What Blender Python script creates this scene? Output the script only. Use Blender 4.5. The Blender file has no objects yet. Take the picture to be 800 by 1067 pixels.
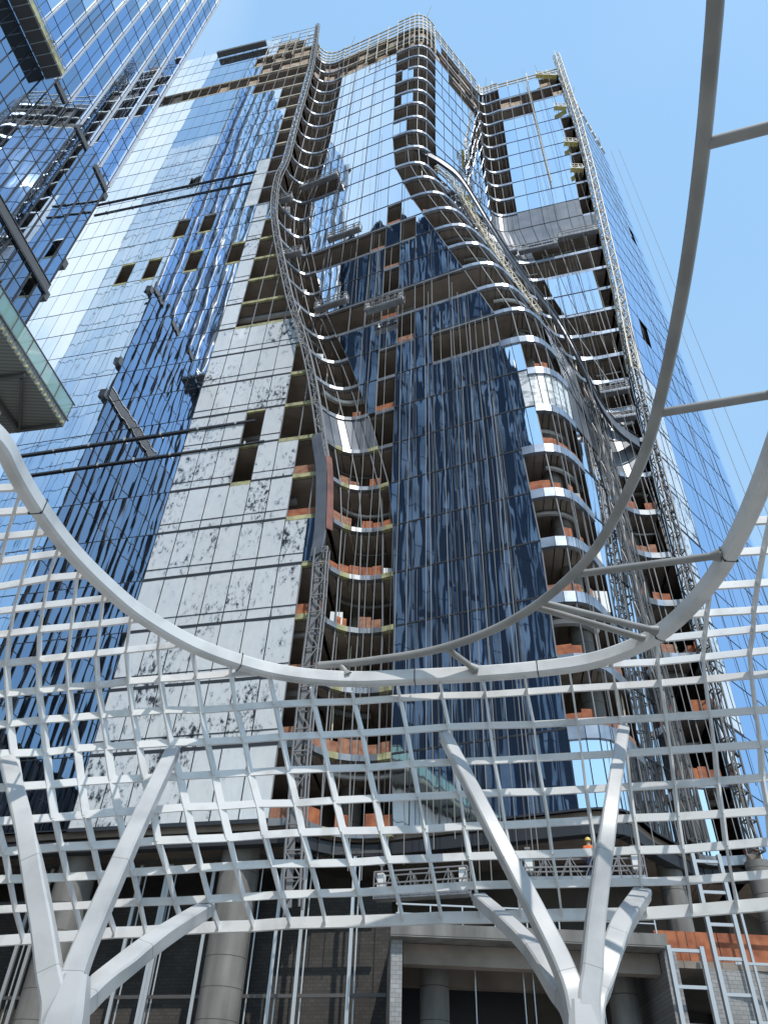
import bpy, bmesh, math, random
from mathutils import Vector, Matrix
random.seed(7)
R_ = math.radians
S = bpy.context.scene
COL = S.collection
# ------------------------------------------------------------------ camera survey
VX, VY, FPX = 438.0, -350.0, 800.0
EYE = Vector((0, 0, 1.6))
up_c = Vector((VX-400, 533.5-VY, FPX)).normalized()
Yc = (Vector((0, 0, 1)) - up_c*up_c.z).normalized()
Xc = Yc.cross(up_c)
if Xc.x < 0: Xc = -Xc
def c2w(v): return Vector((Xc.dot(v), Yc.dot(v), up_c.dot(v)))
def w2c(p): return Xc*p.x + Yc*p.y + up_c*p.z
def ray(x, y): return c2w(Vector((x-400, 533.5-y, FPX))).normalized()
def proj(p):
    v = w2c(Vector(p)-EYE)
    return (400+FPX*v.x/v.z, 533.5-FPX*v.y/v.z)
def onpl(px, py, c, m):                 # point on vertical plane y = c + m x
    r = ray(px, py); s = c/(r.y-m*r.x)
    return EYE + r*s
def atz(px, py, z):
    r = ray(px, py); return EYE + r*((z-1.6)/r.z)
def lerp_tab(t, x):
    if x <= t[0][0]: return t[0][1]
    for (a, va), (b, vb) in zip(t, t[1:]):
        if x <= b:
            f = (x-a)/(b-a)
            return va + (vb-va)*f
    return t[-1][1]
def inpoly(p, poly):
    x, y = p; c = False; n = len(poly); j = n-1
    for i in range(n):
        xi, yi = poly[i]; xj, yj = poly[j]
        if (yi > y) != (yj > y) and x < (xj-xi)*(y-yi)/(yj-yi)+xi: c = not c
        j = i
    return c
# ------------------------------------------------------------------ materials
def mat(name, col, rough=.6, metal=0., spec=None):
    m = bpy.data.materials.new(name); m.use_nodes = True
    b = m.node_tree.nodes['Principled BSDF']
    b.inputs['Base Color'].default_value = (*col, 1); b.inputs['Roughness'].default_value = rough
    b.inputs['Metallic'].default_value = metal
    if spec is not None: b.inputs['Specular IOR Level'].default_value = spec
    return m
def nt(m): return m.node_tree.nodes, m.node_tree.links, m.node_tree.nodes['Principled BSDF']
def noise_col(m, c1, c2, scale=3., detail=6., lo=.35, hi=.65, stretch=(1, 1, 1), bump=0.):
    n, l, b = nt(m)
    tc = n.new('ShaderNodeTexCoord'); mp = n.new('ShaderNodeMapping'); mp.inputs['Scale'].default_value = stretch
    t = n.new('ShaderNodeTexNoise'); t.inputs['Scale'].default_value = scale; t.inputs['Detail'].default_value = detail
    r = n.new('ShaderNodeValToRGB'); r.color_ramp.elements[0].position = lo; r.color_ramp.elements[1].position = hi
    r.color_ramp.elements[0].color = (*c1, 1); r.color_ramp.elements[1].color = (*c2, 1)
    l.new(tc.outputs['Object'], mp.inputs[0]); l.new(mp.outputs[0], t.inputs['Vector'])
    l.new(t.outputs['Fac'], r.inputs[0]); l.new(r.outputs[0], b.inputs['Base Color'])
    if bump:
        bp = n.new('ShaderNodeBump'); bp.inputs['Strength'].default_value = bump; bp.inputs['Distance'].default_value = .02
        l.new(t.outputs['Fac'], bp.inputs['Height']); l.new(bp.outputs[0], b.inputs['Normal'])
    return m
def glass(name, col, wav=.012, scale=.55, rough=.02, metal=1.0, zs=.18):
    m = mat(name, col, rough, metal)
    n, l, b = nt(m)
    tc = n.new('ShaderNodeTexCoord'); mp = n.new('ShaderNodeMapping'); mp.inputs['Scale'].default_value = (1, 1, zs)
    t = n.new('ShaderNodeTexNoise'); t.inputs['Scale'].default_value = scale; t.inputs['Detail'].default_value = 2.5
    bp = n.new('ShaderNodeBump'); bp.inputs['Strength'].default_value = 1; bp.inputs['Distance'].default_value = wav
    l.new(tc.outputs['Object'], mp.inputs[0]); l.new(mp.outputs[0], t.inputs['Vector'])
    l.new(t.outputs['Fac'], bp.inputs['Height']); l.new(bp.outputs[0], b.inputs['Normal'])
    return m
M = {}
M['glass'] = glass('mirror_glass', (.85, .89, .93), .017)
M['glass2'] = glass('mirror_glass_blue', (.76, .83, .90), .017)
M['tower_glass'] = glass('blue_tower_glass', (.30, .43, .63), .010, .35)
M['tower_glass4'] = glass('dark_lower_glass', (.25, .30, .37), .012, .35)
M['tower_glass3'] = glass('pale_unseen_glass', (.66, .74, .82), .010, .35)  # pale tone for unseen panes, lightens what the left facade mirrors
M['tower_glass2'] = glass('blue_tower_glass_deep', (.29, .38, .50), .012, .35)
M['painted_refl'] = mat('painted_reflection', (.74, .76, .77), .38, 0)  # speckled white colour painted in for a bright reflection on the glass
def painted_refl_nodes(m, off=0., sc=2.6):
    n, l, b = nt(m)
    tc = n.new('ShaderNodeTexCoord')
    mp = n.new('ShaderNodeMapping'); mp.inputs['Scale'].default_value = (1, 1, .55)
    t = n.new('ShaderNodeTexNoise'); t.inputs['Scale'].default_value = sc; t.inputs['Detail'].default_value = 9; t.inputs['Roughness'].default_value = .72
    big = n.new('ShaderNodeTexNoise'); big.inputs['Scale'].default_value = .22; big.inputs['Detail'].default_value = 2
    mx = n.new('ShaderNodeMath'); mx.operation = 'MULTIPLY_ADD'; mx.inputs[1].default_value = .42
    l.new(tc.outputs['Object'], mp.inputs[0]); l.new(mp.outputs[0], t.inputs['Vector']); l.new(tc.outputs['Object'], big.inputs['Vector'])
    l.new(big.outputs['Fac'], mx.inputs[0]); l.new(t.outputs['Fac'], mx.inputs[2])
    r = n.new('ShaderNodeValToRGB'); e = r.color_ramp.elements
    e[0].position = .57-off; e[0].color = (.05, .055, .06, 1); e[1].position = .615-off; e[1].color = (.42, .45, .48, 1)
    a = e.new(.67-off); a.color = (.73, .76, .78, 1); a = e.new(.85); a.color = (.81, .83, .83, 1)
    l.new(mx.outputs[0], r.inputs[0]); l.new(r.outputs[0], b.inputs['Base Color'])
painted_refl_nodes(M['painted_refl'])
M['painted_refl2'] = mat('painted_reflection_sparse', (.74, .76, .77), .3); painted_refl_nodes(M['painted_refl2'], .035, 1.7)
M['painted_refl3'] = mat('painted_reflection_dense', (.74, .76, .77), .42); painted_refl_nodes(M['painted_refl3'], -.03, 4.2)
for q in ('painted_refl', 'painted_refl2', 'painted_refl3'):
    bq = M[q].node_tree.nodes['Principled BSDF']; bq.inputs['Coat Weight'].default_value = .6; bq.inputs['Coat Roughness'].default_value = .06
for q in ('painted_refl', 'painted_refl2', 'painted_refl3'):
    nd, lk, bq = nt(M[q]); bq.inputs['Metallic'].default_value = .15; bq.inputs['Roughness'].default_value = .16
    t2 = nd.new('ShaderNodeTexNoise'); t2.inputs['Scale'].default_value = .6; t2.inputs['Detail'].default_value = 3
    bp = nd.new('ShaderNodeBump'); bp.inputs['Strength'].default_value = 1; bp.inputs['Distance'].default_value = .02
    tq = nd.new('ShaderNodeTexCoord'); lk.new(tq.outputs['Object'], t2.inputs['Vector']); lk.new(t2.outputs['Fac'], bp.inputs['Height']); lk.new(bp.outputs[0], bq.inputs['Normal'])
M['painted_refl_pale'] = noise_col(mat('painted_reflection_pale', (.7, .72, .72), .4), (.5, .55, .58), (.68, .72, .73), .8)  # plain pale part of the same painted reflection
M['wrap'] = noise_col(mat('white_wrapping', (.7, .7, .7), .4), (.4, .42, .44), (.8, .82, .82), 1.5, 4, .42, .52, (1, 1, 2))
M['grey'] = noise_col(mat('grey_metal_panel', (.2, .21, .23), .35, .15), (.13, .14, .16), (.19, .20, .22), .6)
M['matte'] = mat('matte_grey_panel', (.10, .105, .115), .85)
M['dark'] = mat('dark_joint', (.03, .033, .04), .5)
M['mull'] = mat('dark_mullion', (.04, .045, .055), .7, 0, .2)
M['post'] = mat('bare_aluminium_post', (.21, .21, .215), .6, 0)
M['band'] = noise_col(mat('bright_fascia', (.45, .5, .56), .34, .65), (.20, .23, .27), (.42, .46, .52), .5)
M['bandgrey'] = noise_col(mat('grey_fascia', (.3, .31, .32), .35, .5), (.2, .21, .22), (.36, .37, .39), .6)
M['wool'] = noise_col(mat('yellowish_insulation', (.4, .38, .16), .8), (.22, .21, .12), (.52, .50, .26), 1.6)
M['conc'] = noise_col(mat('concrete', (.33, .32, .30), .85), (.15, .143, .132), (.24, .23, .212), .9, 7, .3, .7, (1, 1, .6), .3)
def formwork(m):
    nd, lk, bq = nt(m); src = bq.inputs['Base Color'].links[0].from_socket
    tq = nd.new('ShaderNodeTexCoord'); sx = nd.new('ShaderNodeSeparateXYZ'); lk.new(tq.outputs['Object'], sx.inputs[0])
    m1 = nd.new('ShaderNodeMath'); m1.operation = 'MULTIPLY'; m1.inputs[1].default_value = .82; lk.new(sx.outputs[2], m1.inputs[0])
    m2 = nd.new('ShaderNodeMath'); m2.operation = 'FRACT'; lk.new(m1.outputs[0], m2.inputs[0])
    m3 = nd.new('ShaderNodeMath'); m3.operation = 'LESS_THAN'; m3.inputs[1].default_value = .03; lk.new(m2.outputs[0], m3.inputs[0])
    st = nd.new('ShaderNodeTexNoise'); st.inputs['Scale'].default_value = .5; st.inputs['Detail'].default_value = 8
    mp = nd.new('ShaderNodeMapping'); mp.inputs['Scale'].default_value = (3, 3, .25); lk.new(tq.outputs['Object'], mp.inputs[0]); lk.new(mp.outputs[0], st.inputs['Vector'])
    ov = nd.new('ShaderNodeMixRGB'); ov.blend_type = 'OVERLAY'; ov.inputs[0].default_value = .75; lk.new(src, ov.inputs[1]); lk.new(st.outputs['Fac'], ov.inputs[2])
    mq = nd.new('ShaderNodeMixRGB'); mq.inputs[2].default_value = (.07, .066, .06, 1); lk.new(m3.outputs[0], mq.inputs[0]); lk.new(ov.outputs[0], mq.inputs[1]); lk.new(mq.outputs[0], bq.inputs['Base Color'])
formwork(M['conc'])
M['soffit'] = noise_col(mat('slab_concrete', (.2, .17, .15), .9), (.20, .165, .135), (.33, .28, .235), .5, 6)
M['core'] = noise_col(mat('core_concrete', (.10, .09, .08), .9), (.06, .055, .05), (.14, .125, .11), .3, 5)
M['net'] = noise_col(mat('orange_safety_net', (.48, .15, .06), .8), (.25, .075, .035), (.44, .15, .065), 2.2, 5)
M['net2'] = noise_col(mat('faded_orange_net', (.45, .2, .11), .85), (.24, .10, .06), (.40, .20, .12), 3., 6)
M['brownnet'] = noise_col(mat('brown_netting', (.33, .22, .14), .85), (.34, .23, .15), (.62, .47, .34), 1.4, 5)
M['white'] = noise_col(mat('white_steel_paint', (.78, .79, .79), .38), (.56, .56, .55), (.76, .76, .75), 1.6, 9, .28, .5)
M['ringwhite'] = noise_col(mat('ring_steel_paint', (.7, .69, .67), .4), (.50, .495, .48), (.70, .69, .67), 1.1, 9, .28, .55)
M['tube'] = noise_col(mat('grey_steel_tube', (.28, .27, .25), .42), (.24, .235, .225), (.34, .33, .31), 1.2)
M['ysteel'] = noise_col(mat('column_steel_paint', (.74, .74, .735), .33), (.37, .375, .38), (.51, .51, .505), 1.2, 10, .28, .55)
M['galv'] = mat('galvanised_steel', (.5, .51, .52), .4, .5)
M['scaff'] = noise_col(mat('pale_scaffold', (.6, .58, .5), .5), (.38, .33, .24), (.64, .57, .43), 1.5)
M['yellow'] = mat('yellow_scaffold', (.66, .56, .16), .5)
M['steeldark'] = mat('weathered_steel', (.13, .125, .12), .5, .4)
M['red'] = noise_col(mat('rust_red_panel', (.3, .09, .06), .6), (.13, .045, .035), (.24, .085, .06), 1.)
M['rope'] = mat('rope', (.27, .27, .265), .8)
M['ropedark'] = mat('dark_cable', (.05, .05, .05), .6)
M['motor'] = mat('white_motor_housing', (.78, .78, .76), .4)
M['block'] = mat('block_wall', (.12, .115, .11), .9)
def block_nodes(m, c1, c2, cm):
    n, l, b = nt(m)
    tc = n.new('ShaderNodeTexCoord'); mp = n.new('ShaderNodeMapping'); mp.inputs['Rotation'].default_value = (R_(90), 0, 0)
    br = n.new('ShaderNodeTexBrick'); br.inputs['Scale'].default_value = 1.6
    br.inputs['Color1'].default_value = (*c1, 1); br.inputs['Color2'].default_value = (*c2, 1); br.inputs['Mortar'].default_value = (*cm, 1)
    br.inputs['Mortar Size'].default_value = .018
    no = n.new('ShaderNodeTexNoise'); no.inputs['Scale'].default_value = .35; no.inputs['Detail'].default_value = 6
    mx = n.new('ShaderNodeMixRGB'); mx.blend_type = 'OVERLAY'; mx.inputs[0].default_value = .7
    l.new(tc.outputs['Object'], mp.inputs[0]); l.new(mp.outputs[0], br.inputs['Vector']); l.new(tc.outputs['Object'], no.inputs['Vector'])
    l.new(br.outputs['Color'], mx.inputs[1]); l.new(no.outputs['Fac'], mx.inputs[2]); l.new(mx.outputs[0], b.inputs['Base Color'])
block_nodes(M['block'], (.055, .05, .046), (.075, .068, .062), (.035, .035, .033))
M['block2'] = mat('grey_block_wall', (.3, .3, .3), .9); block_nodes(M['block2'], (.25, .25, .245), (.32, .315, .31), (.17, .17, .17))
M['clad'] = noise_col(mat('white_cladding', (.66, .65, .63), .4), (.58, .57, .55), (.72, .71, .69), .5)
M['deck'] = mat('ribbed_deck', (.22, .23, .2), .6, .3)
def deck_nodes(m):
    n, l, b = nt(m)
    tc = n.new('ShaderNodeTexCoord'); w = n.new('ShaderNodeTexWave'); w.inputs['Scale'].default_value = 1.6
    w.bands_direction = 'Y'
    r = n.new('ShaderNodeValToRGB'); r.color_ramp.elements[0].color = (.16, .165, .145, 1); r.color_ramp.elements[1].color = (.27, .275, .25, 1)
    l.new(tc.outputs['Object'], w.inputs['Vector']); l.new(w.outputs['Fac'], r.inputs[0]); l.new(r.outputs[0], b.inputs['Base Color'])
deck_nodes(M['deck'])
M['greenglass'] = mat('green_glass', (.32, .5, .42), .05)
M['greenglass'].node_tree.nodes['Principled BSDF'].inputs['Alpha'].default_value = .55
M['darkglass'] = mat('dark_blue_glass', (.026, .037, .06), .8, 0, 0)
M['stripe'] = noise_col(mat('blue_grey_strip', (.1, .15, .24), .8, 0, 0), (.06, .085, .125), (.20, .27, .37), .09)
M['fin'] = mat('pale_fin', (.45, .48, .52), .5, 0)
M['ground'] = noise_col(mat('paved_ground', (.25, .24, .23), .9), (.2, .195, .185), (.3, .29, .275), .4)
M['orange_cloth'] = mat('orange_vest', (.75, .16, .04), .8)
M['skin'] = mat('skin', (.45, .27, .19), .6)
M['navy'] = mat('navy_cloth', (.04, .06, .12), .8)
M['teal'] = mat('teal_helmet', (.10, .45, .50), .4)
M['yhelm'] = mat('yellow_helmet', (.7, .5, .12), .4)
# ------------------------------------------------------------------ mesh builder
ORG = {}
class RUN:
    def __init__(s): s.l = []; s.k = None
    def at(s, key, i):
        if s.k != (key, i-1): s.l.append((key, MB()))
        s.k = (key, i); return s.l[-1][1]
class MB:
    def __init__(s): s.v = []; s.f = []; s.m = []; s.smooth = False
    def quad(s, a, b, c, d, mi=0):
        i = len(s.v); s.v += [tuple(a), tuple(b), tuple(c), tuple(d)]; s.f.append((i, i+1, i+2, i+3)); s.m.append(mi)
    def hexa(s, p, mi=0):            # 8 points, bottom 0-3 top 4-7
        i = len(s.v); s.v += [tuple(q) for q in p]
        for f in ((3, 2, 1, 0), (4, 5, 6, 7), (0, 1, 5, 4), (1, 2, 6, 5), (2, 3, 7, 6), (3, 0, 4, 7)):
            s.f.append(tuple(i+j for j in f)); s.m.append(mi)
    def box(s, lo, hi, mi=0):
        x0, y0, z0 = lo; x1, y1, z1 = hi
        s.hexa([(x0, y0, z0), (x1, y0, z0), (x1, y1, z0), (x0, y1, z0), (x0, y0, z1), (x1, y0, z1), (x1, y1, z1), (x0, y1, z1)], mi)
    def bar(s, p, q, w=.06, h=None, up=(0, 0, 1), mi=0):
        h = h or w; p = Vector(p); q = Vector(q); d = q-p
        if d.length < 1e-5: return
        d.normalize(); u = Vector(up)
        if abs(d.dot(u)) > .97: u = Vector((0, 1, 0))
        a = d.cross(u).normalized()*w/2; b = a.cross(d).normalized()*h/2
        s.hexa([p-a-b, p+a-b, q+a-b, q-a-b, p-a+b, p+a+b, q+a+b, q-a+b], mi)
    def tube(s, pts, r, n=8, mi=0, cap=True):
        pts = [Vector(p) for p in pts]; rings = []
        rr = r if isinstance(r, (list, tuple)) else [r]*len(pts)
        prev = None
        for i, p in enumerate(pts):
            d = (pts[min(i+1, len(pts)-1)]-pts[max(i-1, 0)]).normalized()
            if prev is None:
                u = Vector((0, 0, 1)) if abs(d.z) < .9 else Vector((1, 0, 0))
                a = d.cross(u).normalized()
            else:
                a = (prev - d*prev.dot(d)).normalized()
            prev = a; b = d.cross(a)
            st = len(s.v)
            for j in range(n):
                t = 2*math.pi*j/n
                s.v.append(tuple(p + (a*math.cos(t)+b*math.sin(t))*rr[i]))
            rings.append(st)
        for r0, r1 in zip(rings, rings[1:]):
            for j in range(n):
                s.f.append((r0+j, r0+(j+1) % n, r1+(j+1) % n, r1+j)); s.m.append(mi)
        if cap:
            s.f.append(tuple(rings[0]+j for j in reversed(range(n)))); s.m.append(mi)
            s.f.append(tuple(rings[-1]+j for j in range(n))); s.m.append(mi)
    def sweep(s, secs, mi=0, cap=True):   # secs: list of point loops (same count)
        n = len(secs[0]); st = []
        for sec in secs:
            st.append(len(s.v)); s.v += [tuple(p) for p in sec]
        for a, b in zip(st, st[1:]):
            for j in range(n):
                s.f.append((a+j, a+(j+1) % n, b+(j+1) % n, b+j)); s.m.append(mi)
        if cap:
            s.f.append(tuple(st[0]+j for j in reversed(range(n)))); s.m.append(mi)
            s.f.append(tuple(st[-1]+j for j in range(n))); s.m.append(mi)
    def build(s, name, mats, parent=None, smooth=False, loc=None, recalc=True):
        if not s.f: return None
        if not isinstance(mats, (list, tuple)): mats = [mats]
        o = ORG.get(parent.name, Vector()) if parent else Vector()
        base = o if parent else (Vector(loc) if loc else Vector())
        me = bpy.data.meshes.new(name)
        me.from_pydata([(v[0]-base.x, v[1]-base.y, v[2]-base.z) for v in s.v], [], s.f)
        for m in mats: me.materials.append(m)
        me.polygons.foreach_set('material_index', s.m)
        if recalc:
            bm = bmesh.new(); bm.from_mesh(me); bmesh.ops.recalc_face_normals(bm, faces=bm.faces); bm.to_mesh(me); bm.free()
        if smooth:
            me.polygons.foreach_set('use_smooth', [True]*len(me.polygons))
            try: me.set_sharp_from_angle(angle=R_(40))
            except Exception: pass
        ob = bpy.data.objects.new(name, me); COL.objects.link(ob)
        if parent: ob.parent = parent
        else: ob.location = base
        ORG[ob.name] = base if not parent else o
        return ob
def empty(name, loc, rz=0):
    o = bpy.data.objects.new(name, None); COL.objects.link(o); o.location = loc; o.rotation_euler.z = rz
    o.empty_display_size = .2
    ORG[o.name] = Vector(loc); return o
def tag(o, label, cat, group=None, kind=None):
    if label: o['label'] = label
    if cat: o['category'] = cat
    if group: o['group'] = group
    if kind: o['kind'] = kind
    return o
def copy_tree(o, parent=None):
    c = o.copy(); COL.objects.link(c)
    if parent: c.parent = parent
    for ch in [x for x in bpy.data.objects if x.parent == o]: copy_tree(ch, c)
    return c
# ================================================================== MAIN TOWER
H0, HF = 15.4, 4.0
def zk(k): return H0+HF*k
LC, LM = 36.75, -.25                        # left facade plane
TRIM_PX = [(332, 30), (325, 75), (310, 130), (300, 170), (291, 190), (287, 220), (290, 250), (297, 285), (305, 320), (315, 350), (325, 390),
           (332, 430), (338, 470), (342, 500), (341, 560), (337, 585), (333, 640), (326, 700), (318, 780), (312, 870), (308, 950)]
TRIM = [onpl(x, y, LC, LM) for x, y in TRIM_PX]
trim_tab = sorted((p.z, p.x) for p in TRIM)
def trim_x(z): return lerp_tab(trim_tab, z)
CM = -.437
c_tab = [(0, 39.2), (6, 38.9), (10, 38.55), (22, 36.95), (27, 36.8)]
nlx = [(0, 9.5), (4, 9.4), (8, 8.6), (10, 8.2), (12, 6.0), (14, 3.7), (16, 1.4), (18, -.4), (20, -.9), (27, -1.0)]
nrx = [(0, 13.8), (4, 13.7), (6, 13.4), (8, 13.1), (10, 12.3), (12, 10.6), (14, 8.7), (16, 6.4), (18, 4.4), (20, 4.2), (27, 4.5)]
nry = [(0, 37.5), (4, 37.2), (6, 36.4), (8, 35.6), (10, 35.9), (12, 36.8), (14, 37.6), (16, 38.2), (18, 38.5), (20, 38.2), (27, 37.5)]
rrx = [(0, 16.6), (6, 16.4), (10, 15.8), (14, 13.2), (18, 11.3), (22, 11.4), (27, 11.7)]
rry = [(0, 40.2), (6, 39.4), (10, 40.4), (14, 42.4), (18, 44.1), (27, 44.6)]
cb_tab = [(0, 46.0), (6, 46.3), (10, 47.0), (14, 48.2), (18, 48.6), (30, 48.7)]
maz = [(0, 25.5), (5, 26.1), (8, 26.5), (11, 27.), (14, 28.), (19, 28.8), (22, 29.6), (32, 29.9)]
SR = Vector((34.0, 53.6))
def bez(p0, p1, p2, p3, n):
    out = []
    for i in range(n+1):
        t = i/n; u = 1-t
        out.append(p0*u**3+p1*3*u*u*t+p2*3*u*t*t+p3*t**3)
    return out
V2 = lambda x, y: Vector((x, y))
def outline(k):
    z = zk(k)
    x1 = trim_x(z); c = lerp_tab(c_tab, k)
    P1 = V2(x1, LC+LM*x1)
    cy = lambda x: c+CM*x
    xs = [-62+1.5*i for i in range(60)]
    left = [V2(x, LC+LM*x) for x in xs if x < x1-.4]+[P1]
    C0x = x1+lerp_tab([(0, 4.5), (6, 4.3), (10, 3.7), (12, 3.3), (17, 3.5), (22, 4.4)], k); C0 = V2(C0x, cy(C0x))
    s0 = V2(x1+.35, P1.y+.7)
    rec = [P1, s0]+bez(s0, V2(x1+1.4, P1.y+1.9), V2(C0x-1.3, cy(C0x-1.3)+.25), C0, 6)[1:]
    NLx = lerp_tab(nlx, k); NL = V2(NLx, cy(NLx))
    g = [-30+1.45*i for i in range(50)]
    cen = [C0]+[V2(x, cy(x)) for x in g if C0x+.5 < x < NLx-.5]+[NL]
    NR = V2(lerp_tab(nrx, k), lerp_tab(nry, k)); L = (NR-NL).length
    nose = bez(NL, NL+V2(.916, -.40)*L*.52, NR-V2(.64, .768)*L*.5, NR, 8)
    RR = V2(lerp_tab(rrx, k), lerp_tab(rry, k))
    n = max(2, round((RR-NR).length/1.5))
    rf = [NR.lerp(RR, i/n) for i in range(n+1)]
    cb = lerp_tab(cb_tab, k); RBx = RR.x+3.2; RB = V2(RBx, cb-.3*RBx)
    rd = (RR-NR).normalized()
    rrec = bez(RR, RR+rd*1.3, RB-V2(.958, -.287)*1.5, RB, 6)
    ta = math.tan(R_(lerp_tab(maz, k))); yC = cb/(1+.3*ta); CR = V2(ta*yC, yC)
    n = max(2, round((CR-RB).length/1.45))
    bay = [RB.lerp(CR, i/n) for i in range(n+1)]
    n = 10
    side = [CR.lerp(SR, i/n) for i in range(n+1)]
    return [('left', left), ('rec', rec), ('cen', cen), ('nose', nose), ('rface', rf), ('rrec', rrec), ('bay', bay), ('side', side)]
# ---- what fills each cell, surveyed per facade (photo pixel outlines of openings, coverings and painted reflections)
OPEN = {
 'left': [[(160, 112), (160, 104), (268, 80), (268, 58), (292, 52), (290, 40), (325, 28), (322, 74), (305, 88), (230, 98)],
          [(300, 76), (322, 70), (290, 190), (288, 220), (276, 206), (286, 150)],
          [(274, 227), (289, 224), (292, 272), (264, 272), (268, 246)],
          [(255, 292), (262, 270), (292, 270), (302, 318), (304, 332), (252, 338), (250, 312)],
          [(298, 352), (318, 352), (328, 400), (302, 400)], [(304, 400), (328, 400), (334, 425), (306, 425)],
          [(250, 440), (280, 436), (276, 462), (246, 466)], [(298, 432), (336, 428), (336, 455), (296, 455)],
          [(252, 476), (274, 474), (270, 508), (248, 508)], [(310, 462), (340, 462), (342, 500), (308, 502)],
          [(304, 505), (342, 505), (340, 545), (300, 548)],
          [(310, 592), (340, 592), (334, 650), (304, 655)], [(300, 655), (336, 655), (328, 702), (296, 706)],
          [(294, 706), (330, 706), (318, 780), (288, 784)], [(283, 784), (320, 784), (310, 905), (272, 905)],
          [(90, 287), (101, 287), (99, 305), (88, 305)], [(125, 279), (139, 279), (138, 297), (125, 297)],
          [(150, 276), (164, 276), (163, 293), (150, 293)], [(188, 266), (203, 266), (200, 284), (188, 284)],
          [(205, 226), (218, 226), (216, 243), (205, 243)], [(181, 231), (194, 231), (192, 247), (181, 247)],
          [(241, 254), (256, 254), (252, 272), (241, 272)]],
 'cen': [[(345, 85), (350, 66), (412, 40), (412, 56), (352, 80)],
         [(318, 182), (355, 182), (355, 206), (318, 206)],
         [(310, 262), (345, 262), (380, 240), (380, 262), (384, 272), (345, 284), (310, 290)],
         [(335, 320), (384, 320), (384, 340), (335, 345)], [(322, 375), (346, 372), (346, 400), (322, 404)],
         [(330, 402), (382, 398), (380, 430), (330, 432)], [(335, 475), (412, 470), (412, 512), (335, 514)],
         [(340, 515), (380, 515), (378, 556), (340, 558)], [(398, 512), (412, 510), (412, 546), (398, 548)],
         [(338, 556), (412, 553), (410, 612), (338, 618)], [(338, 612), (405, 608), (400, 658), (338, 662)],
         [(335, 660), (402, 655), (396, 720), (330, 724)], [(330, 724), (400, 720), (398, 800), (325, 800)],
         [(320, 800), (402, 800), (400, 865), (320, 865)],
         [(408, 210), (424, 210), (424, 228), (408, 228)], [(391, 238), (406, 238), (406, 256), (391, 256)], [(419, 228), (434, 228), (434, 248), (419, 248)],
         [(400, 256), (417, 256), (417, 277), (400, 277)], [(398, 278), (414, 278), (414, 298), (398, 298)], [(383, 302), (424, 300), (424, 336), (384, 338)],
         [(406, 330), (423, 328), (423, 354), (406, 356)], [(396, 362), (415, 360), (414, 388), (396, 390)], [(397, 393), (416, 391), (415, 422), (397, 424)],
         [(388, 434), (410, 432), (409, 456), (388, 458)],
         [(432, 298), (482, 290), (500, 288), (500, 312), (433, 320)], [(450, 348), (520, 322), (540, 318), (540, 352), (450, 378)]],
 'nose': [], 'rface': [[(455, 62), (458, 50), (494, 88), (500, 112), (490, 116)]],
 'rrec': [], 'bay': [[(515, 118), (518, 98), (540, 102), (596, 78), (598, 95), (524, 124)], [(572, 62), (600, 62), (600, 90), (560, 96)],
     [(586, 120), (600, 108), (610, 150), (622, 200), (628, 226), (600, 232), (598, 180)],
     [(535, 268), (625, 240), (628, 268), (545, 290)], [(622, 268), (634, 262), (650, 330), (626, 330)]], 'side': [],
}
PAINTED_REFL = {'left': [[(262, 208), (246, 285), (232, 345), (205, 432), (176, 532), (146, 622), (108, 742), (75, 850), (60, 905), (275, 905), (283, 860), (296, 770), (302, 700),  # glass cells that get the white reflection as colour
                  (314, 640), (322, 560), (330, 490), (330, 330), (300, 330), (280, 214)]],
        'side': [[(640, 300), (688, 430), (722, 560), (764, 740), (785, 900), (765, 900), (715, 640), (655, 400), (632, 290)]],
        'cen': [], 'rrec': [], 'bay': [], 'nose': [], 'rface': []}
PALE = {'left': [[(296, 76), (306, 80), (292, 112), (276, 165), (264, 212), (252, 212), (275, 140)]], 'cen': [], 'rrec': [], 'bay': [], 'nose': [], 'rface': [], 'side': []}
GREY = {'cen': [[(332, 430), (408, 420), (408, 478), (334, 478)]], 'rec': [[(330, 430), (400, 426), (400, 478), (330, 480)]],
        'rrec': [[(492, 226), (560, 226), (560, 272), (500, 272)], [(585, 415), (668, 440), (668, 490), (615, 490)]],
        'bay': [[(510, 240), (520, 230), (622, 200), (624, 232), (530, 266)]], 'left': [], 'nose': [], 'rface': [[(540, 300), (640, 420), (650, 490), (600, 440)]], 'side': []}
GLAS = {'nose': [[(418, 68), (428, 66), (428, 80), (418, 84)], [(416, 96), (428, 94), (428, 106), (416, 110)], [(412, 124), (424, 122), (424, 136), (412, 140)],
                 [(392, 183), (416, 180), (416, 210), (392, 212)], [(422, 206), (437, 204), (437, 226), (422, 226)], [(432, 222), (447, 222), (447, 240), (432, 242)],
                 [(444, 236), (460, 236), (460, 258), (444, 260)], [(457, 252), (474, 252), (474, 276), (457, 280)],
                 [(520, 345), (548, 345), (548, 382), (520, 384)], [(520, 384), (543, 384), (543, 424), (520, 424)], [(520, 424), (560, 424), (560, 466), (520, 470)],
                 [(520, 470), (531, 470), (548, 580), (560, 680), (572, 770), (555, 780), (500, 560)], [(590, 768), (700, 768), (720, 910), (580, 910)],
                 [(538, 768), (590, 768), (610, 910), (530, 910)]],
        'rrec': [[(690, 826), (735, 826), (745, 930), (690, 930)]], 'rec': [], 'bay': []}
WRAP = [(540, 386), (594, 388), (594, 422), (540, 420)]
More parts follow.
